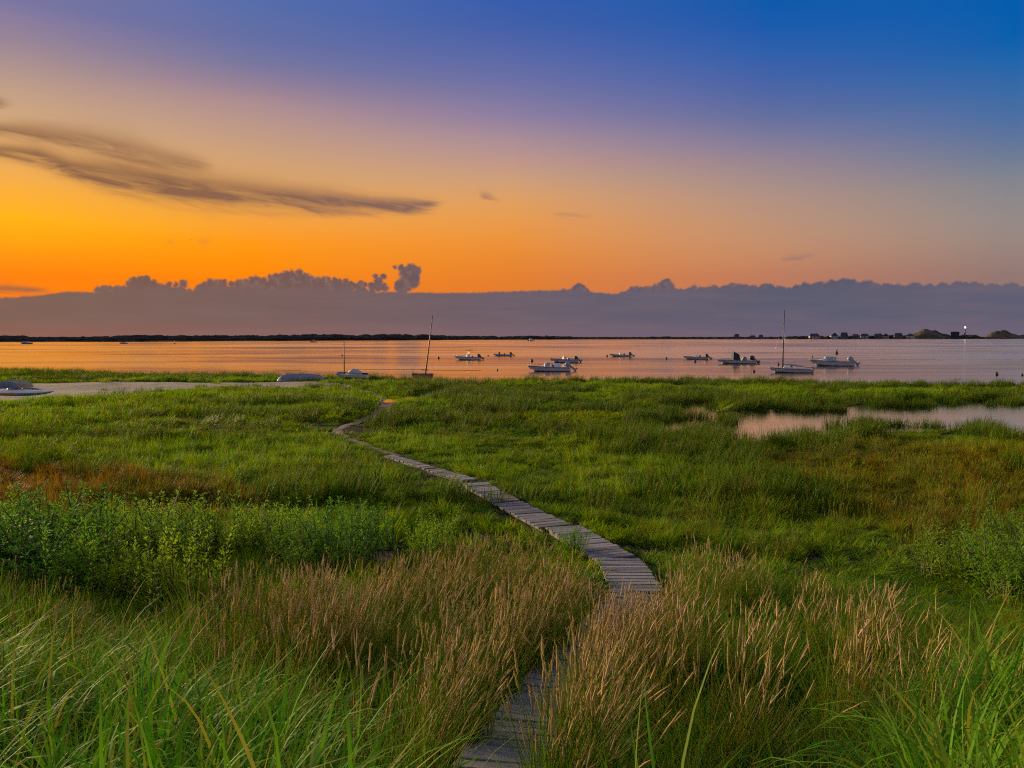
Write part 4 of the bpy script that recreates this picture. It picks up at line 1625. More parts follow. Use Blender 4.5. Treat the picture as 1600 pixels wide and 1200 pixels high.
def walk_section(a, b, width, za, zb, label, n=None, wob=0.012, pw=0.14, skip=()):
    a = np.array(a, float)
    b = np.array(b, float)
    L = np.linalg.norm(b - a)
    ang = math.atan2(b[1] - a[1], b[0] - a[0])
    slope = math.atan2(zb - za, L)
    t = empty('boardwalk_section', (a[0], a[1], za), ang, 0, -slope)
    tag(t, label, 'boardwalk', 'boardwalk sections')
    pitch = pw + 0.026
    cnt = max(2, int(L / pitch))
    pitch = L / cnt
    protos = []
    for k in range(3):
        bm = box_bm(0, 0, 0, width, pw, 0.036, 0.005, 1.0, 0, 1)
        rr = random.Random(k * 7 + int(L * 100))
        for v in bm.verts:
            v.co.z += rr.uniform(-0.002, 0.002)
            if abs(v.co.x) > width * 0.4:
                v.co.x += rr.uniform(-0.012, 0.012)
        me = bpy.data.meshes.new('plank')
        bm.to_mesh(me)
        bm.free()
        me.materials.append(M['plank'])
        protos.append(me)
    for i in range(cnt):
        if i in skip:
            continue
        o = bpy.data.objects.new('plank', protos[i % 3])
        COL.objects.link(o)
        o.parent = t
        o.location = ((i + 0.5) * pitch + random.uniform(-0.006, 0.006), random.uniform(-0.02, 0.02), random.uniform(-wob, wob) * 0.5)
        o.rotation_euler = (random.uniform(-wob, wob), random.uniform(-wob, wob) * 1.5, math.pi / 2 + random.uniform(-0.02, 0.02))
    for sy in (-1, 1):
        bm_obj('stringer', box_bm(L / 2, sy * width * 0.36, -0.075, L * 0.985, 0.045, 0.10), M['plank'], t)
    WALK.append((tuple(a), tuple(b)))
    return t


def wp(u, v, z):
    return at(u, v, z)[:2]


ZW = 0.10
pF0, pF1 = wp(806, 1190, 0.92), wp(862, 1078, 0.55)
dF = (pF0 - pF1) / np.linalg.norm(pF0 - pF1)
walk_section(pF0 + dF * 1.6, pF1, 0.60, 1.38, 0.57, 'dark nearest boardwalk section at the bottom edge between tall tan grass', pw=0.15)
pE1, pE2 = wp(946, 985, 0.30), wp(996, 928, 0.18)
walk_section(pF1, pE1, 0.66, 0.555, 0.30, 'boardwalk section nearly buried in tan grass above the nearest one', pw=0.15)
walk_section(pE1, pE2, 0.66, 0.29, 0.19, 'short boardwalk section half hidden by grass at the bend', pw=0.15)
walk_section(wp(998, 926, 0.19), wp(966, 876, ZW), 0.74, 0.20, ZW + 0.03, 'grey slatted boardwalk section right at the bend', pw=0.125)
walk_section(wp(962, 872, ZW), wp(879, 823, ZW), 0.72, ZW, ZW, 'long slatted boardwalk section with a leafy weed on it', pw=0.13)
walk_section(wp(868, 820, ZW), wp(794, 783, ZW), 0.70, ZW - 0.04, ZW - 0.04, 'worn grey boardwalk section in the middle of the walk', pw=0.17)
walk_section(wp(792, 781.5, ZW), wp(741, 753.5, ZW), 0.66, ZW - 0.03, ZW - 0.03, 'farthest full boardwalk section before the sand path', pw=0.17)
walk_section(wp(733, 750, 0.06), wp(676, 733, 0.06), 0.44, 0.06, 0.05, 'narrow sunken boardwalk section merging into the sand path', pw=0.2)
walk_section(wp(672, 731.5, 0.04), wp(608, 711.5, 0.04), 0.38, 0.035, 0.03, 'last overgrown strip of boards before the path turns', pw=0.2)


def walk_d(x, y):
    best = np.full(np.shape(x), 1e9)
    for a, b in WALK:
        best = np.minimum(best, line_d(x, y, [a, b]))
    return best


# ------------------------------------------------------------------ plants: prototypes
PROTO = {}


def blades(specs, seg=3):
    """specs: list of dict(base, h, w, dir, bend, twist, bl); returns verts, faces, per-vertex blade value"""
    V, Fc, B = [], [], []
    for s in specs:
        bx_, by_ = s['base']
        h, wd, a, bend = s['h'], s['w'], s['dir'], s['bend']
        ca, sa = math.cos(a), math.sin(a)
        ta = a + math.pi / 2 + s.get('twist', 0)
        wx, wy = math.cos(ta), math.sin(ta)
        n = s.get('seg', seg)
        o = len(V)
        th = s.get('lean', 0.05)
        px_, pz_ = 0.0, 0.0
        droop = s.get('droop', 0.0)
        for i in range(n + 1):
            t = i / n
            if i:
                ang = th + bend * t ** 1.4 + droop * max(0, t - 0.55) / 0.45
                px_ += math.sin(ang) * h / n
                pz_ += math.cos(ang) * h / n
            ww = wd * (1 - t ** 1.8) * (0.75 + 0.5 * min(t * 3, 1)) * 0.5
            cx, cy = bx_ + ca * px_, by_ + sa * px_
            if i < n:
                V += [(cx - wx * ww, cy - wy * ww, pz_), (cx + wx * ww, cy + wy * ww, pz_)]
                B += [s['bl']] * 2
            else:
                V.append((cx, cy, pz_))
                B.append(s['bl'])
        for i in range(n - 1):
            q = o + i * 2
            Fc.append((q, q + 1, q + 3, q + 2))
        q = o + (n - 1) * 2
        Fc.append((q, q + 1, q + 2))
    return V, Fc, B


def proto_mesh(name, parts, coll):
    """parts: list of (V, F, B, material)"""
    V, Fc, B, MI, mats = [], [], [], [], []
    for v, f, b, m in parts:
        o = len(V)
        V += v
        B += b
        Fc += [tuple(i + o for i in q) for q in f]
        if m not in mats:
            mats.append(m)
        MI += [mats.index(m)] * len(f)
    me = bpy.data.meshes.new(name)
    me.from_pydata([tuple(map(float, v)) for v in V], [], Fc)
    for m in mats:
        me.materials.append(m)
    me.polygons.foreach_set('material_index', MI)
    at_ = me.attributes.new('bl', 'FLOAT', 'POINT')
    at_.data.foreach_set('value', B)
    me.update()
    me.shade_smooth()
    o = bpy.data.objects.new(name, me)
    coll.objects.link(o)
    return o


def rnd(a, b):
    return random.uniform(a, b)


WIND = 0.25      # direction the grass leans (radians from +x)


def disc(r):
    a, q = rnd(0, 6.283), r * math.sqrt(random.random())
    return q * math.cos(a), q * math.sin(a)


def grass_coll(name, n, count, r, h, w, mat_, bend=(0.1, 0.9), windy=0.5, seg=3, splay=False):
    c = bpy.data.collections.new(name)
    for k in range(n):
        sp = []
        for i in range(count):
            a = rnd(0, 6.283) if random.random() > windy else WIND + random.gauss(0, 0.6)
            b = disc(r)
            q = math.hypot(*b) / r
            if splay and random.random() > windy:
                a = math.atan2(b[1], b[0]) + random.gauss(0, 0.5)
            k = (1.15 - 0.5 * q * q) if splay else 1.0
            sp.append(dict(base=b, h=rnd(*h) * k, w=rnd(*w), dir=a, bend=rnd(*bend), twist=rnd(-0.9, 0.9), bl=random.random(), lean=rnd(0, 0.3) + (0.25 * q if splay else 0)))
        V, Fc, B = blades(sp, seg)
        proto_mesh('%s_clump' % name, [(V, Fc, B, mat_)], c)
    PROTO[name] = c
    return c


grass_coll('marsh', 10, 90, 0.19, (0.16, 0.44), (0.008, 0.015), M['marsh'], (0.2, 1.3), 0.45, 3, True)
grass_coll('marsh_far', 8, 90, 0.40, (0.20, 0.48), (0.018, 0.032), M['marsh'], (0.2, 1.2), 0.4, 3, True)
grass_coll('cord', 6, 55, 0.35, (0.40, 0.85), (0.010, 0.02), M['cord'], (0.05, 0.6), 0.4)
grass_coll('olive', 10, 100, 0.20, (0.28, 0.78), (0.006, 0.012), M['olive'], (0.1, 1.0), 0.3, 4, True)


def spike(base, h, a, lean, length, wd, bl):
    """stem with a feathery seed plume on top"""
    bx_, by_ = base
    pts = []
    n = 6
    px_, pz_ = 0, 0
    for i in range(n + 1):
        t = i / n
        if i:
            ang = lean * (0.4 + 0.9 * t)
            px_ += math.sin(ang) * h / n
            pz_ += math.cos(ang) * h / n
        pts.append(Vector((bx_ + math.cos(a) * px_, by_ + math.sin(a) * px_, pz_)))
    sw = 0.0022
    V, Fc = tube(pts, [sw] * n + [sw * 0.8], 3, False)
    # plume
    d = (pts[-1] - pts[-2]).normalized()
    p0 = pts[-1] - d * length * 0.55
    prof = [(0, 0.15), (0.12, 0.7), (0.3, 1.0), (0.55, 0.85), (0.8, 0.5), (1.0, 0.08)]
    q = [p0 + d * length * t + Vector((rnd(-1, 1), rnd(-1, 1), 0)) * wd * 0.25 for t, _ in prof]
    Vp, Fp = tube(q, [wd * r * rnd(0.75, 1.2) for _, r in prof], 4, False)
    # few awns
    for k in range(5):
        t = rnd(0.1, 0.9)
        c = p0 + d * length * t
        o = len(Vp)
        sd_ = Vector((rnd(-1, 1), rnd(-1, 1), 0)).normalized()
        Vp += [c, c + d * 0.012, c + d * rnd(0.02, 0.04) + sd_ * wd * rnd(1.4, 2.4)]
        Fp.append((o, o + 1, o + 2))
    return V, Fc, Vp, Fp


def tan_coll(name, n, stems, leaves, r, hs, plume, pw, leanr=(0.05, 0.35), seedm='seed'):
    c = bpy.data.collections.new(name)
    for k in range(n):
        sv_, sf, pv, pf = [], [], [], []
        sb, pb = [], []
        for i in range(stems):
            a = WIND + random.gauss(0, 0.9)
            h = rnd(*hs)
            bl = random.random()
            V, Fc, Vp, Fp = spike(disc(r), h, a, rnd(*leanr), rnd(*plume), rnd(*pw), bl)
            o = len(sv_)
            sv_ += V
            sf += [tuple(j + o for j in q) for q in Fc]
            sb += [0.55 + 0.5 * bl] * len(V)
            o = len(pv)
            pv += Vp
            pf += [tuple(j + o for j in q) for q in Fp]
            pb += [bl] * len(Vp)
        sp = []
        for i in range(leaves):
            a = rnd(0, 6.283)
            sp.append(dict(base=disc(r), h=rnd(hs[0] * 0.45, hs[1] * 0.85), w=rnd(0.004, 0.008), dir=a, bend=rnd(0.1, 0.9), twist=rnd(-0.8, 0.8), bl=random.random(), lean=rnd(0, 0.25)))
        V, Fc, B = blades(sp, 4)
        proto_mesh('%s_clump' % name, [(V, Fc, B, M['olive']), (sv_, sf, sb, M['olive']), (pv, pf, pb, M[seedm])], c)
    PROTO[name] = c


tan_coll('tan', 10, 17, 60, 0.19, (0.60, 1.14), (0.12, 0.24), (0.004, 0.0072), (0.02, 0.5))
tan_coll('tan_short', 6, 12, 36, 0.25, (0.40, 0.72), (0.07, 0.13), (0.003, 0.006), seedm='seed_green')


def long_coll():
    c = bpy.data.collections.new('long')
    for k in range(8):
        sp = []
        for i in range(38):
            a = WIND + random.gauss(0, 1.2) if random.random() < 0.45 else rnd(0, 6.283)
            sp.append(dict(base=disc(0.16), h=rnd(0.55, 1.35), w=rnd(0.009, 0.023), dir=a, bend=rnd(0.15, 1.5), droop=rnd(0, 1.5), twist=rnd(-0.5, 0.5), bl=random.random() * 0.8, lean=rnd(0.02, 0.35), seg=9))
        V, Fc, B = blades(sp, 9)
        proto_mesh('long_clump', [(V, Fc, B, M['long'])], c)
    PROTO['long'] = c


long_coll()


# ------------------------------------------------------------------ plants: scattering
def scatter(name, pts, scl, tilt, dry, coll, label, cat, lodge=0.0):
    n = len(pts)
    me = bpy.data.meshes.new(name)
    me.from_pydata(pts.tolist(), [], [])
    a = me.attributes.new('rot', 'FLOAT_VECTOR', 'POINT')
    rot = np.stack([RNG.normal(0, 1, n) * tilt, RNG.normal(0, 1, n) * tilt, RNG.normal(0, 0.5, n)], -1).astype(np.float32)
    if lodge:      # patches flattened by wind and tide, swirling from place to place
        px_, py_ = pts[:, 0], pts[:, 1]
        k = lodge * sstep(fbm(px_ + 200, py_ + 130, 4.0, 3), 0.50, 0.66)
        an = 9.0 * fbm(px_ + 60, py_ + 300, 6.0, 2)
        rot[:, 0] += k * np.cos(an)
        rot[:, 1] += k * np.sin(an)
    a.data.foreach_set('vector', rot.ravel())
    a = me.attributes.new('scl', 'FLOAT_VECTOR', 'POINT')
    a.data.foreach_set('vector', scl.astype(np.float32).ravel())
    a = me.attributes.new('dry', 'FLOAT', 'POINT')
    a.data.foreach_set('value', np.asarray(dry, np.float32))
    a = me.attributes.new('pick', 'INT', 'POINT')
    a.data.foreach_set('value', RNG.integers(0, len(coll.objects), n).astype(np.int32))
    o = bpy.data.objects.new(name, me)
    COL.objects.link(o)
    g = bpy.data.node_groups.new(name + '_nodes', 'GeometryNodeTree')
    g.interface.new_socket('Geometry', in_out='INPUT', socket_type='NodeSocketGeometry')
    g.interface.new_socket('Geometry', in_out='OUTPUT', socket_type='NodeSocketGeometry')
    gi = g.nodes.new('NodeGroupInput')
    go = g.nodes.new('NodeGroupOutput')
    ip = g.nodes.new('GeometryNodeInstanceOnPoints')
    ci = g.nodes.new('GeometryNodeCollectionInfo')
    ci.inputs['Collection'].default_value = coll
    ci.inputs['Separate Children'].default_value = True
    ci.inputs['Reset Children'].default_value = True

    def attr(nm, typ):
        q = g.nodes.new('GeometryNodeInputNamedAttribute')
        q.data_type = typ
        q.inputs[0].default_value = nm
        return q.outputs[0]
    L = g.links.new
    L(gi.outputs[0], ip.inputs['Points'])
    L(ci.outputs[0], ip.inputs['Instance'])
    ip.inputs['Pick Instance'].default_value = True
    L(attr('pick', 'INT'), ip.inputs['Instance Index'])
    L(attr('rot', 'FLOAT_VECTOR'), ip.inputs['Rotation'])
    L(attr('scl', 'FLOAT_VECTOR'), ip.inputs['Scale'])
    L(ip.outputs[0], go.inputs[0])
    md = o.modifiers.new('scatter', 'NODES')
    md.node_group = g
    tag(o, label, cat, kind='stuff')
    return o


def sample(dens, y0, y1, halfk=0.68, pad=3.0):
    """random ground points between distances y0..y1 across the view; dens per square metre"""
    n = int(dens * ((y1 ** 2 - y0 ** 2) * halfk + 2 * pad * (y1 - y0)))
    y = np.sqrt(RNG.random(n) * (y1 ** 2 - y0 ** 2) + y0 ** 2)
    x = (RNG.random(n) * 2 - 1) * (halfk * y + pad)
    return x, y


def gauss_px(u, v, cu, cv_, ru, rv):
    return np.exp(-(((u - cu) / ru) ** 2 + ((v - cv_) / rv) ** 2))


def zone(poly_px, x, y, soft=0.5):
    """zones are drawn on the photograph's ground and live in world metres"""
    P = [tuple(ground(u, v)[:2]) for u, v in poly_px]
    return sstep(poly_sd(x, y, P) + (fbm(x, y, 1.2, 3) - 0.5) * 1.2, -soft, soft)


BROWN_L = [(-150, 735), (0, 728), (120, 735), (260, 752), (380, 770), (400, 790), (330, 812), (200, 812), (60, 830), (-150, 850)]
BROWN_R = [(1150, 735), (1230, 706), (1350, 696), (1500, 700), (1750, 700), (1750, 860), (1560, 860), (1430, 850), (1350, 820), (1330, 790), (1300, 770), (1200, 760)]
TAN_L = [(310, 985), (420, 975), (560, 965), (690, 940), (820, 930), (880, 965), (905, 1030), (870, 1110), (800, 1230), (560, 1260), (450, 1140), (330, 1070)]
TAN_L2 = [(-100, 1010), (70, 1000), (130, 1030), (160, 1070), (-100, 1090)]
TAN_R = [(985, 985), (1030, 945), (1085, 905), (1150, 920), (1210, 950), (1330, 990), (1420, 1060), (1400, 1180), (1450, 1320), (1180, 1330), (900, 1300), (885, 1160), (910, 1090)]


R1 = [(880, 1075), (975, 975), (1035, 950), (1065, 1000), (1090, 1100), (1060, 1260), (900, 1300)]
R2 = [(1080, 912), (1145, 908), (1180, 950), (1100, 965)]
R3 = [(1140, 1190), (1280, 1150), (1400, 1115), (1440, 1200), (1370, 1340), (1180, 1340)]
R4 = [(1280, 1040), (1360, 1010), (1420, 1060), (1380, 1110), (1300, 1090)]


def veg_mask(x, y):
    ok = (pond_sd(x, y) < -0.15) & (y < edge_y(x, y) - 0.2)
    ok &= (beach_sd(x, y) < -0.1) | (RNG.random(np.shape(x)) < 0.008)
    ok &= trail_sd(x, y) < -0.02
    ok &= straw_sd(x, y) < 0
    return ok


TOP_TAN = [(-300, 900), (0, 895), (90, 930), (150, 965), (250, 960), (320, 885), (400, 865), (480, 882), (540, 905), (600, 885), (680, 862), (750, 838), (810, 838), (860, 868), (895, 900),
           (930, 918), (945, 945), (1015, 938), (1030, 905), (1060, 880), (1095, 832), (1125, 850), (1160, 872), (1250, 885), (1340, 895), (1400, 930), (1480, 945), (1600, 950), (1900, 960)]
TOP_LONG = [(-400, 940), (0, 970), (150, 990), (300, 1000), (380, 1045), (450, 1085), (560, 1150), (700, 1190), (1330, 1190), (1420, 1085), (1480, 1015), (1600, 960), (2000, 930)]


def limit(hs, x, y, z, contour, clump_h, lo=0.22):
    """tall grass grows only so high in each stretch of the slope"""
    u, v = proj(x, y, z + 0.5)
    vt = np.interp(u, [c[0] for c in contour], [c[1] for c in contour])
    b = (600 - vt) / F
    ztop = CAMZ + y * (-SP + b * CP) / (CP + b * SP)
    return np.clip(np.minimum(hs, (ztop - z) / clump_h * RNG.uniform(0.82, 1.12, len(x))), lo, None)


def build_grass():
    # --- marsh carpet, near
    x, y = sample(17, 9, 30)
    ok = veg_mask(x, y) & (walk_d(x, y) > 0.44)
    hl = hollow(x, y)
    ok &= RNG.random(len(x)) > hl * 0.7
    x, y = x[ok], y[ok]
    hl = hl[ok]
    z = hgt(x, y)
    n1 = fbm(x, y, 5.0, 4)
    n2 = fbm(x + 50, y, 1.6, 3)
    near = np.clip(line_d(x, y, TRAIL_A) / 1.3, 0.3, 1) * np.clip(walk_d(x, y) / 0.9, 0.5, 1)
    hs = (0.45 + 0.6 * sstep(n1, 0.3, 0.7) + 0.9 * (n2 - 0.5) + 0.8 * (fbm(x + 5, y + 90, 0.7, 2) - 0.5)) * near * np.where(RNG.random(len(x)) < 0.22, 1.5, 0.85) * RNG.uniform(0.7, 1.25, len(x))
    dry = 0.2 + 0.85 * np.maximum(zone(BROWN_L, x, y, 0.7), 0.46 * zone(BROWN_R, x, y, 0.9)) + 0.25 * (fbm(x + 9, y + 70, 3.0, 3) - 0.5)
    hs = np.clip(hs, 0.3, 1.6)
    pts = np.stack([x, y, z - 0.02], -1)
    scatter('marsh_grass', pts, np.stack([np.ones_like(hs), np.ones_like(hs), hs], -1) * RNG.uniform(0.85, 1.15, (len(x), 1)), 0.12, dry, PROTO['marsh'],
            'short green and rusty marsh grass carpet across the near meadow', 'grass', 0.95)
    # --- marsh carpet, far
    x, y = sample(5.2, 29, 100)
    ok = veg_mask(x, y)
    hl = hollow(x, y)
    ok &= RNG.random(len(x)) > hl * 0.8
    x, y = x[ok], y[ok]
    z = hgt(x, y)
    n1 = fbm(x, y, 9.0, 4)
    n2 = fbm(x + 50, y, 2.6, 3)
    near = np.clip(np.minimum(line_d(x, y, TRAIL_A), line_d(x, y, TRAIL_B)) / 1.2, 0.4, 1)
    hs = (0.45 + 0.65 * sstep(n1, 0.3, 0.7) + 1.0 * (n2 - 0.5) + 0.7 * (fbm(x + 5, y + 90, 1.2, 2) - 0.5)) * near * RNG.uniform(0.65, 1.35, len(x))
    hs = np.clip(hs, 0.3, 1.5) * (1 - 0.72 * np.exp(-((pond_sd(x, y) + 1.2) / 4.0) ** 2))
    dry = 0.2 + 0.85 * np.maximum(zone(BROWN_L, x, y, 0.7), 0.46 * zone(BROWN_R, x, y, 1.2)) + 0.3 * (fbm(x + 9, y + 70, 6.0, 3) - 0.5)
    pts = np.stack([x, y, z - 0.02], -1)
    scatter('distant_marsh_grass', pts, np.stack([np.ones_like(hs), np.ones_like(hs), hs], -1), 0.1, dry, PROTO['marsh_far'],
            'green marsh grass reaching to the edge of the bay', 'grass', 0.8)
    # --- taller cordgrass: pond banks, creek edges, hollow rims, shoreline
    x, y = sample(7.0, 18, 95)
    ps = pond_sd(x, y)
    e = edge_y(x, y)
    k = np.exp(-((ps + 0.7) / 0.8) ** 2) * (0.25 + 0.9 * sstep(fbm(x + 12, y + 44, 2.0, 2), 0.4, 0.6))
    k = k * np.where(pond_sd(x, y + 1.5) > ps + 0.3, 0.4, 1.0)
    k = np.maximum(k, 0.5 * np.exp(-((y - e + 1.6) / 1.6) ** 2))
    k = np.maximum(k, 0.5 * sstep(fbm(x + 31, y + 7, 6.0, 3), 0.55, 0.7))
    k = np.maximum(k, 0.9 * hollow(x, y))
    k = np.maximum(k, 0.9 * np.exp(-((line_d(x, y, [tuple(at(u, v, 0)[:2]) for u, v in [(280, 640), (360, 634), (470, 632), (560, 640), (600, 650)]])) / 1.0) ** 2))
    ok = veg_mask(x, y) & (RNG.random(len(x)) < k) & (line_d(x, y, TRAIL_A) > 0.9) & (line_d(x, y, TRAIL_B) > 0.8)
    # islands of reed standing in the pond
    xi, yi = sample(9.0, 28, 60)
    isl = (pond_sd(xi, yi) > 0.0) & (pond_sd(xi, yi) < 3.0) & (fbm(xi + 3, yi + 5, 1.3, 2) > 0.645)
    x = np.concatenate([x[ok], xi[isl]])
    y = np.concatenate([y[ok], yi[isl]])
    z = np.maximum(hgt(x, y), -0.25)
    hs = RNG.uniform(0.7, 1.15, len(x)) * (0.75 + 0.5 * fbm(x, y, 3.0, 3))
    pts = np.stack([x, y, z - 0.02], -1)
    scatter('cordgrass', pts, np.stack([np.ones_like(hs), np.ones_like(hs), hs], -1), 0.08, 0.2 + 0.3 * (fbm(x, y, 4, 3) - 0.4), PROTO['cord'],
            'taller dark green cordgrass fringing the pond and the shoreline', 'grass')
    # --- foreground understory
    x, y = sample(15, 1.6, 13.5, 0.72, 1.5)
    u, v = proj(x, y, hgt(x, y))
    ok = veg_mask(x, y) & (walk_d(x, y) > np.where((y > 7.9) & (y < 10.9), 0.15, 0.38)) & (np.hypot(x, y) > 1.7)
    ok &= RNG.random(len(x)) < 1 - sstep(y, 10.0, 13.5)
    DK = [(470, 1150), (620, 1080), (760, 1060), (830, 1100), (760, 1320), (500, 1320)]
    ok &= RNG.random(len(x)) > 0.55 * zone(DK, x, y, 0.3)
    ok &= RNG.random(len(x)) > 0.75 * sstep(fbm(x + 90, y + 15, 0.8, 2), 0.58, 0.68)
    x, y = x[ok], y[ok]
    z = hgt(x, y)
    hs = (0.55 + 0.7 * fbm(x, y, 1.8, 3)) * np.clip((walk_d(x, y) - 0.1) / 0.7, 0.5, 1)
    hs = limit(hs, x, y, z, TOP_TAN, 0.66) * RNG.uniform(0.6, 1.2, len(x))
    dry = 0.08 + 0.6 * (fbm(x + 20, y, 2.0, 3) - 0.4)
    pts = np.stack([x, y, z - 0.02], -1)
    scatter('meadow_grass', pts, np.stack([np.ones_like(hs), np.ones_like(hs), hs], -1), 0.1, dry, PROTO['olive'],
            'dense olive green grass on the dune slope in the foreground', 'grass')
    # --- tan plumed grass
    x, y = sample(11, 2.4, 13.5, 0.72, 1.5)
    k = np.maximum(np.maximum(0.62 * zone(TAN_L, x, y, 0.35), 0.14 * zone(TAN_R, x, y, 0.35)), 0.45 * zone(TAN_L2, x, y, 0.3))
    for q, a in ((R1, 1.2), (R2, 1.2), (R3, 1.3), (R4, 1.0)):
        k = np.maximum(k, a * zone(q, x, y, 0.25))
    DK = [(470, 1150), (620, 1080), (760, 1060), (800, 1120), (720, 1320), (500, 1320)]
    k = k * (1 - 0.6 * zone(DK, x, y, 0.3))
    k = np.maximum(k, 0.10 * sstep(fbm(x + 77, y, 2.0, 2), 0.5, 0.65))
    ok = (RNG.random(len(x)) < k * (0.06 + 1.25 * sstep(fbm(x + 5, y + 3, 1.0, 2), 0.42, 0.62))) & (walk_d(x, y) > np.where((y > 7.9) & (y < 10.9), 0.10, 0.34)) & veg_mask(x, y)
    x, y = x[ok], y[ok]
    # grass crowding in over the buried stretch of boards
    ex, ey = [], []
    for (a, b), cnt in zip(WALK[0:3], (38, 44, 12)):
        for _ in range(cnt):
            q = np.array(a) + (np.array(b) - np.array(a)) * rnd(0, 1)
            nrm = np.array([-(b[1] - a[1]), b[0] - a[0]]) / np.linalg.norm(np.array(b) - np.array(a))
            q = q + nrm * random.choice((-1, 1)) * rnd(0.3, 0.6)
            ex.append(q[0])
            ey.append(q[1])
    x, y = np.concatenate([x, ex]), np.concatenate([y, ey])
    z = hgt(x, y)
    hs = 0.78 + 0.35 * fbm(x, y, 1.4, 2)
    hs = limit(hs, x, y, z, TOP_TAN, 1.0)
    dry = 0.10 + 0.8 * (fbm(x + 20, y + 4, 1.6, 3) - 0.45) + 0.25 * zone(R1, x, y, 0.4)
    pts = np.stack([x, y, z - 0.02], -1)
    scatter('plume_grass', pts, np.stack([np.ones_like(hs), np.ones_like(hs), hs], -1), 0.09, dry, PROTO['tan'],
            'tall tan grass with feathery seed plumes on both sides of the boardwalk', 'grass')
    # --- scattered short seed heads through the meadow
    x, y = sample(2.6, 9, 36)
    k = sstep(fbm(x + 40, y + 60, 3.0, 3), 0.5, 0.66) * 0.7
    ok = (RNG.random(len(x)) < k) & (walk_d(x, y) > 0.7) & veg_mask(x, y)
    x, y = x[ok], y[ok]
    z = hgt(x, y)
    hs = 0.6 + 0.5 * RNG.random(len(x))
    scatter('seeding_grass', np.stack([x, y, z - 0.02], -1), np.stack([np.ones_like(hs), np.ones_like(hs), hs], -1), 0.1, 0.3 + 0 * hs, PROTO['tan_short'],
            'thin scattering of seed heads standing in the green meadow', 'grass')
    # --- long arching blades in the near corners
    x, y = sample(11, 1.5, 6.5, 0.75, 1.0)
    LL = [(-300, 1090), (0, 1040), (120, 1050), (250, 1090), (380, 1130), (480, 1190), (520, 1300), (480, 1700), (-600, 1700)]
    LR = [(1440, 1050), (1560, 1000), (1750, 980), (2200, 1200), (2200, 1700), (1420, 1700), (1380, 1300), (1410, 1150)]
    k = np.maximum(zone(LL, x, y, 0.3), zone(LR, x, y, 0.3))
    k = np.maximum(k, 0.05)
    ok = (RNG.random(len(x)) < k) & (walk_d(x, y) > 0.7) & (np.hypot(x, y) > 2.0)
    x, y = x[ok], y[ok]
    z = hgt(x, y)
    hs = limit(RNG.uniform(0.6, 1.1, len(x)), x, y, z, TOP_LONG, 0.85, 0.35)
    scatter('arching_beach_grass', np.stack([x, y, z - 0.02], -1), np.stack([hs, hs, hs], -1), 0.15, 0.12 + 0.3 * RNG.random(len(x)), PROTO['long'],
            'long bright green arching grass blades in the two bottom corners', 'grass')


build_grass()


# ------------------------------------------------------------------ leafy shrubs
def shrub_mesh(seed, stems, h, spread, leaf_len, leaf_w, leafmat_, dens):
    rr = random.Random(seed)
    SV, SF, LV, LF = [], [], [], []
    for s in range(stems):
        a = rr.uniform(0, 6.283)
        tilt = rr.uniform(0.02, 0.5) * spread
        hh = h * rr.uniform(0.45, 1.05)
        b0 = Vector((rr.gauss(0, 0.24), rr.gauss(0, 0.24), 0)) * spread
        pts = []
        n = 6
        p = b0.copy()
        for i in range(n + 1):
            t = i / n
            pts.append(p.copy())
            ang = tilt * (0.6 + 0.8 * t)
            p = p + Vector((math.cos(a) * math.sin(ang), math.sin(a) * math.sin(ang), math.cos(ang))) * hh / n + Vector((rr.gauss(0, 0.01), rr.gauss(0, 0.01), 0))
        V, Fc = tube(pts, [0.006 * (1 - 0.75 * i / n) + 0.0012 for i in range(n + 1)], 4)
        o = len(SV)
        SV += V
        SF += [tuple(j + o for j in q) for q in Fc]
        nl = int(dens * hh)
        for k in range(nl):
            t = 0.12 + 0.88 * rr.random() ** 0.8
            f = t * n
            i = min(int(f), n - 1)
            c = pts[i].lerp(pts[i + 1], f - i)
            # side twig offset
            la = rr.uniform(0, 6.283)
            off = rr.random() * 0.13 * (1.05 - t) * spread
            c = c + Vector((math.cos(la) * off, math.sin(la) * off, off * 0.55))
            el = rr.uniform(0.1, 1.15)
            d = Vector((math.cos(la) * math.cos(el), math.sin(la) * math.cos(el), math.sin(el)))
            sd_ = d.cross(Vector((0, 0, 1)))
            if sd_.length < 0.1:
                sd_ = Vector((1, 0, 0))
            sd_.normalize()
            up = sd_.cross(d)
            L = leaf_len * rr.uniform(0.6, 1.2) * (1.15 - 0.55 * t)
            wd = leaf_w * rr.uniform(0.7, 1.2) * (1.15 - 0.4 * t)
            o = len(LV)
            LV += [c, c + d * L * 0.45 + sd_ * wd * 0.5 + up * wd * 0.2, c + d * L, c + d * L * 0.45 - sd_ * wd * 0.5 + up * wd * 0.2, c + d * L * 0.5 - up * wd * 0.05]
            LF += [(o, o + 1, o + 4), (o + 1, o + 2, o + 4), (o, o + 4, o + 3), (o + 3, o + 4, o + 2)]
    ms = bpy.data.meshes.new('stem')
    ms.from_pydata([tuple(v) for v in SV], [], SF)
    ms.materials.append(M['stem'])
    ml = bpy.data.meshes.new('foliage')
    ml.from_pydata([tuple(v) for v in LV], [], LF)
    ml.materials.append(M[leafmat_])
    return ms, ml


SH = {
    'green': [shrub_mesh(s, 34, 1.0, 0.85, 0.075, 0.024, 'leaf', 66) for s in (1, 2, 3)],
    'blue': [shrub_mesh(s, 34, 1.0, 0.9, 0.075, 0.028, 'leaf_b', 72) for s in (4, 5)],
    'yellow': [shrub_mesh(s, 30, 1.0, 0.75, 0.075, 0.022, 'leaf_y', 66) for s in (6, 7)],
}


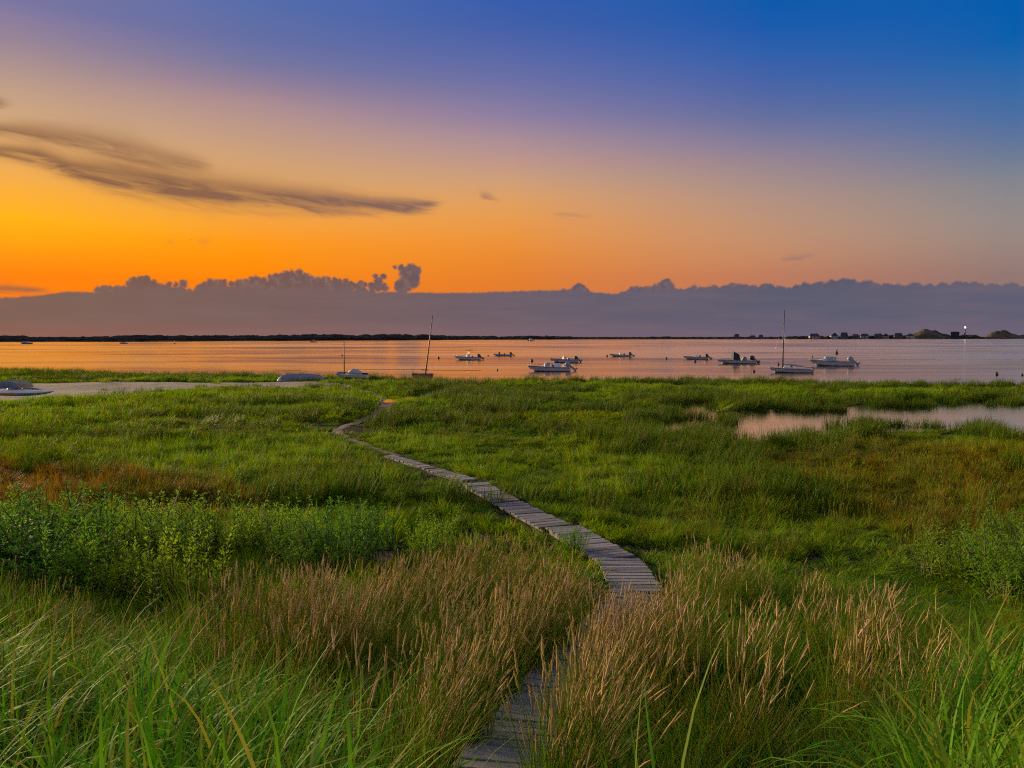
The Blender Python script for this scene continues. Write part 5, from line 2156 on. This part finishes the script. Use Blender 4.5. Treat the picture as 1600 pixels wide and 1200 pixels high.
def shrub(u, v, hpx, kind, label, wide=1.0):
    p = ground(u, v)
    D = np.linalg.norm(p[:2])
    h = hpx * 1.15 / F * D
    wide *= 1.25
    t = empty('leafy_shrub', (p[0], p[1], p[2] - 0.02), rnd(0, 6.28))
    tag(t, label, 'shrub', 'leafy green shrubs')
    ms, ml = random.choice(SH[kind])
    for nm, me in (('stem', ms), ('foliage', ml)):
        o = bpy.data.objects.new(nm, me)
        COL.objects.link(o)
        o.parent = t
        o.scale = (h * wide, h * wide, h)
    return t


shrub(-20, 900, 105, 'blue', 'blue-green leafy shrub cut by the left edge', 1.3)
shrub(55, 905, 110, 'blue', 'dense blue-green shrub second from the left edge', 1.3)
shrub(30, 868, 80, 'green', 'leafy shrub tip rising behind the blue-green shrubs at far left', 1.2)
shrub(118, 940, 110, 'green', 'upright leafy shrub standing before the dark gap on the left', 0.8)
shrub(110, 870, 78, 'green', 'green shrub just right of the blue-green ones, at the back of the thicket', 1.3)
shrub(180, 865, 75, 'green', 'airy shrub above the dark gap in the left thicket', 1.2)
shrub(205, 945, 100, 'yellow', 'bright yellow-green shrub left half of the thicket front', 1.0)
shrub(278, 950, 112, 'yellow', 'tallest yellow-green shrub in the middle of the thicket front', 1.0)
shrub(250, 868, 82, 'green', 'back row shrub right above the yellow-green shrubs', 1.3)
shrub(325, 880, 90, 'green', 'green shrub in the back row left of the leaning tan plumes', 1.2)
shrub(385, 872, 82, 'yellow', 'yellow-green shrub behind the leaning tan plumes', 1.2)
shrub(440, 870, 78, 'green', 'green shrub behind the right end of the leaning plumes', 1.2)
shrub(505, 890, 92, 'blue', 'darker green shrub left of the straw patch', 1.2)
shrub(555, 872, 80, 'blue', 'rightmost dark shrub of the left thicket above the straw patch', 1.1)
shrub(470, 905, 60, 'green', 'low green shrub at the foot of the thicket by the straw patch', 1.1)
shrub(680, 872, 66, 'green', 'isolated flowering weed shrub between straw patch and boardwalk', 1.0)
shrub(893, 868, 50, 'green', 'leafy weed growing up beside the long boardwalk section', 0.9)
shrub(925, 930, 50, 'green', 'bushy dark weed at the inside of the boardwalk bend', 1.3)
shrub(1470, 900, 68, 'yellow', 'loose low shrub farthest left on the right meadow', 1.4)
shrub(1540, 915, 78, 'yellow', 'green shrub near the right edge of the meadow', 1.3)
shrub(1604, 940, 92, 'green', 'larger green shrub cut by the right edge', 1.3)
shrub(1590, 880, 75, 'green', 'shrub at the right edge behind the larger one', 1.3)
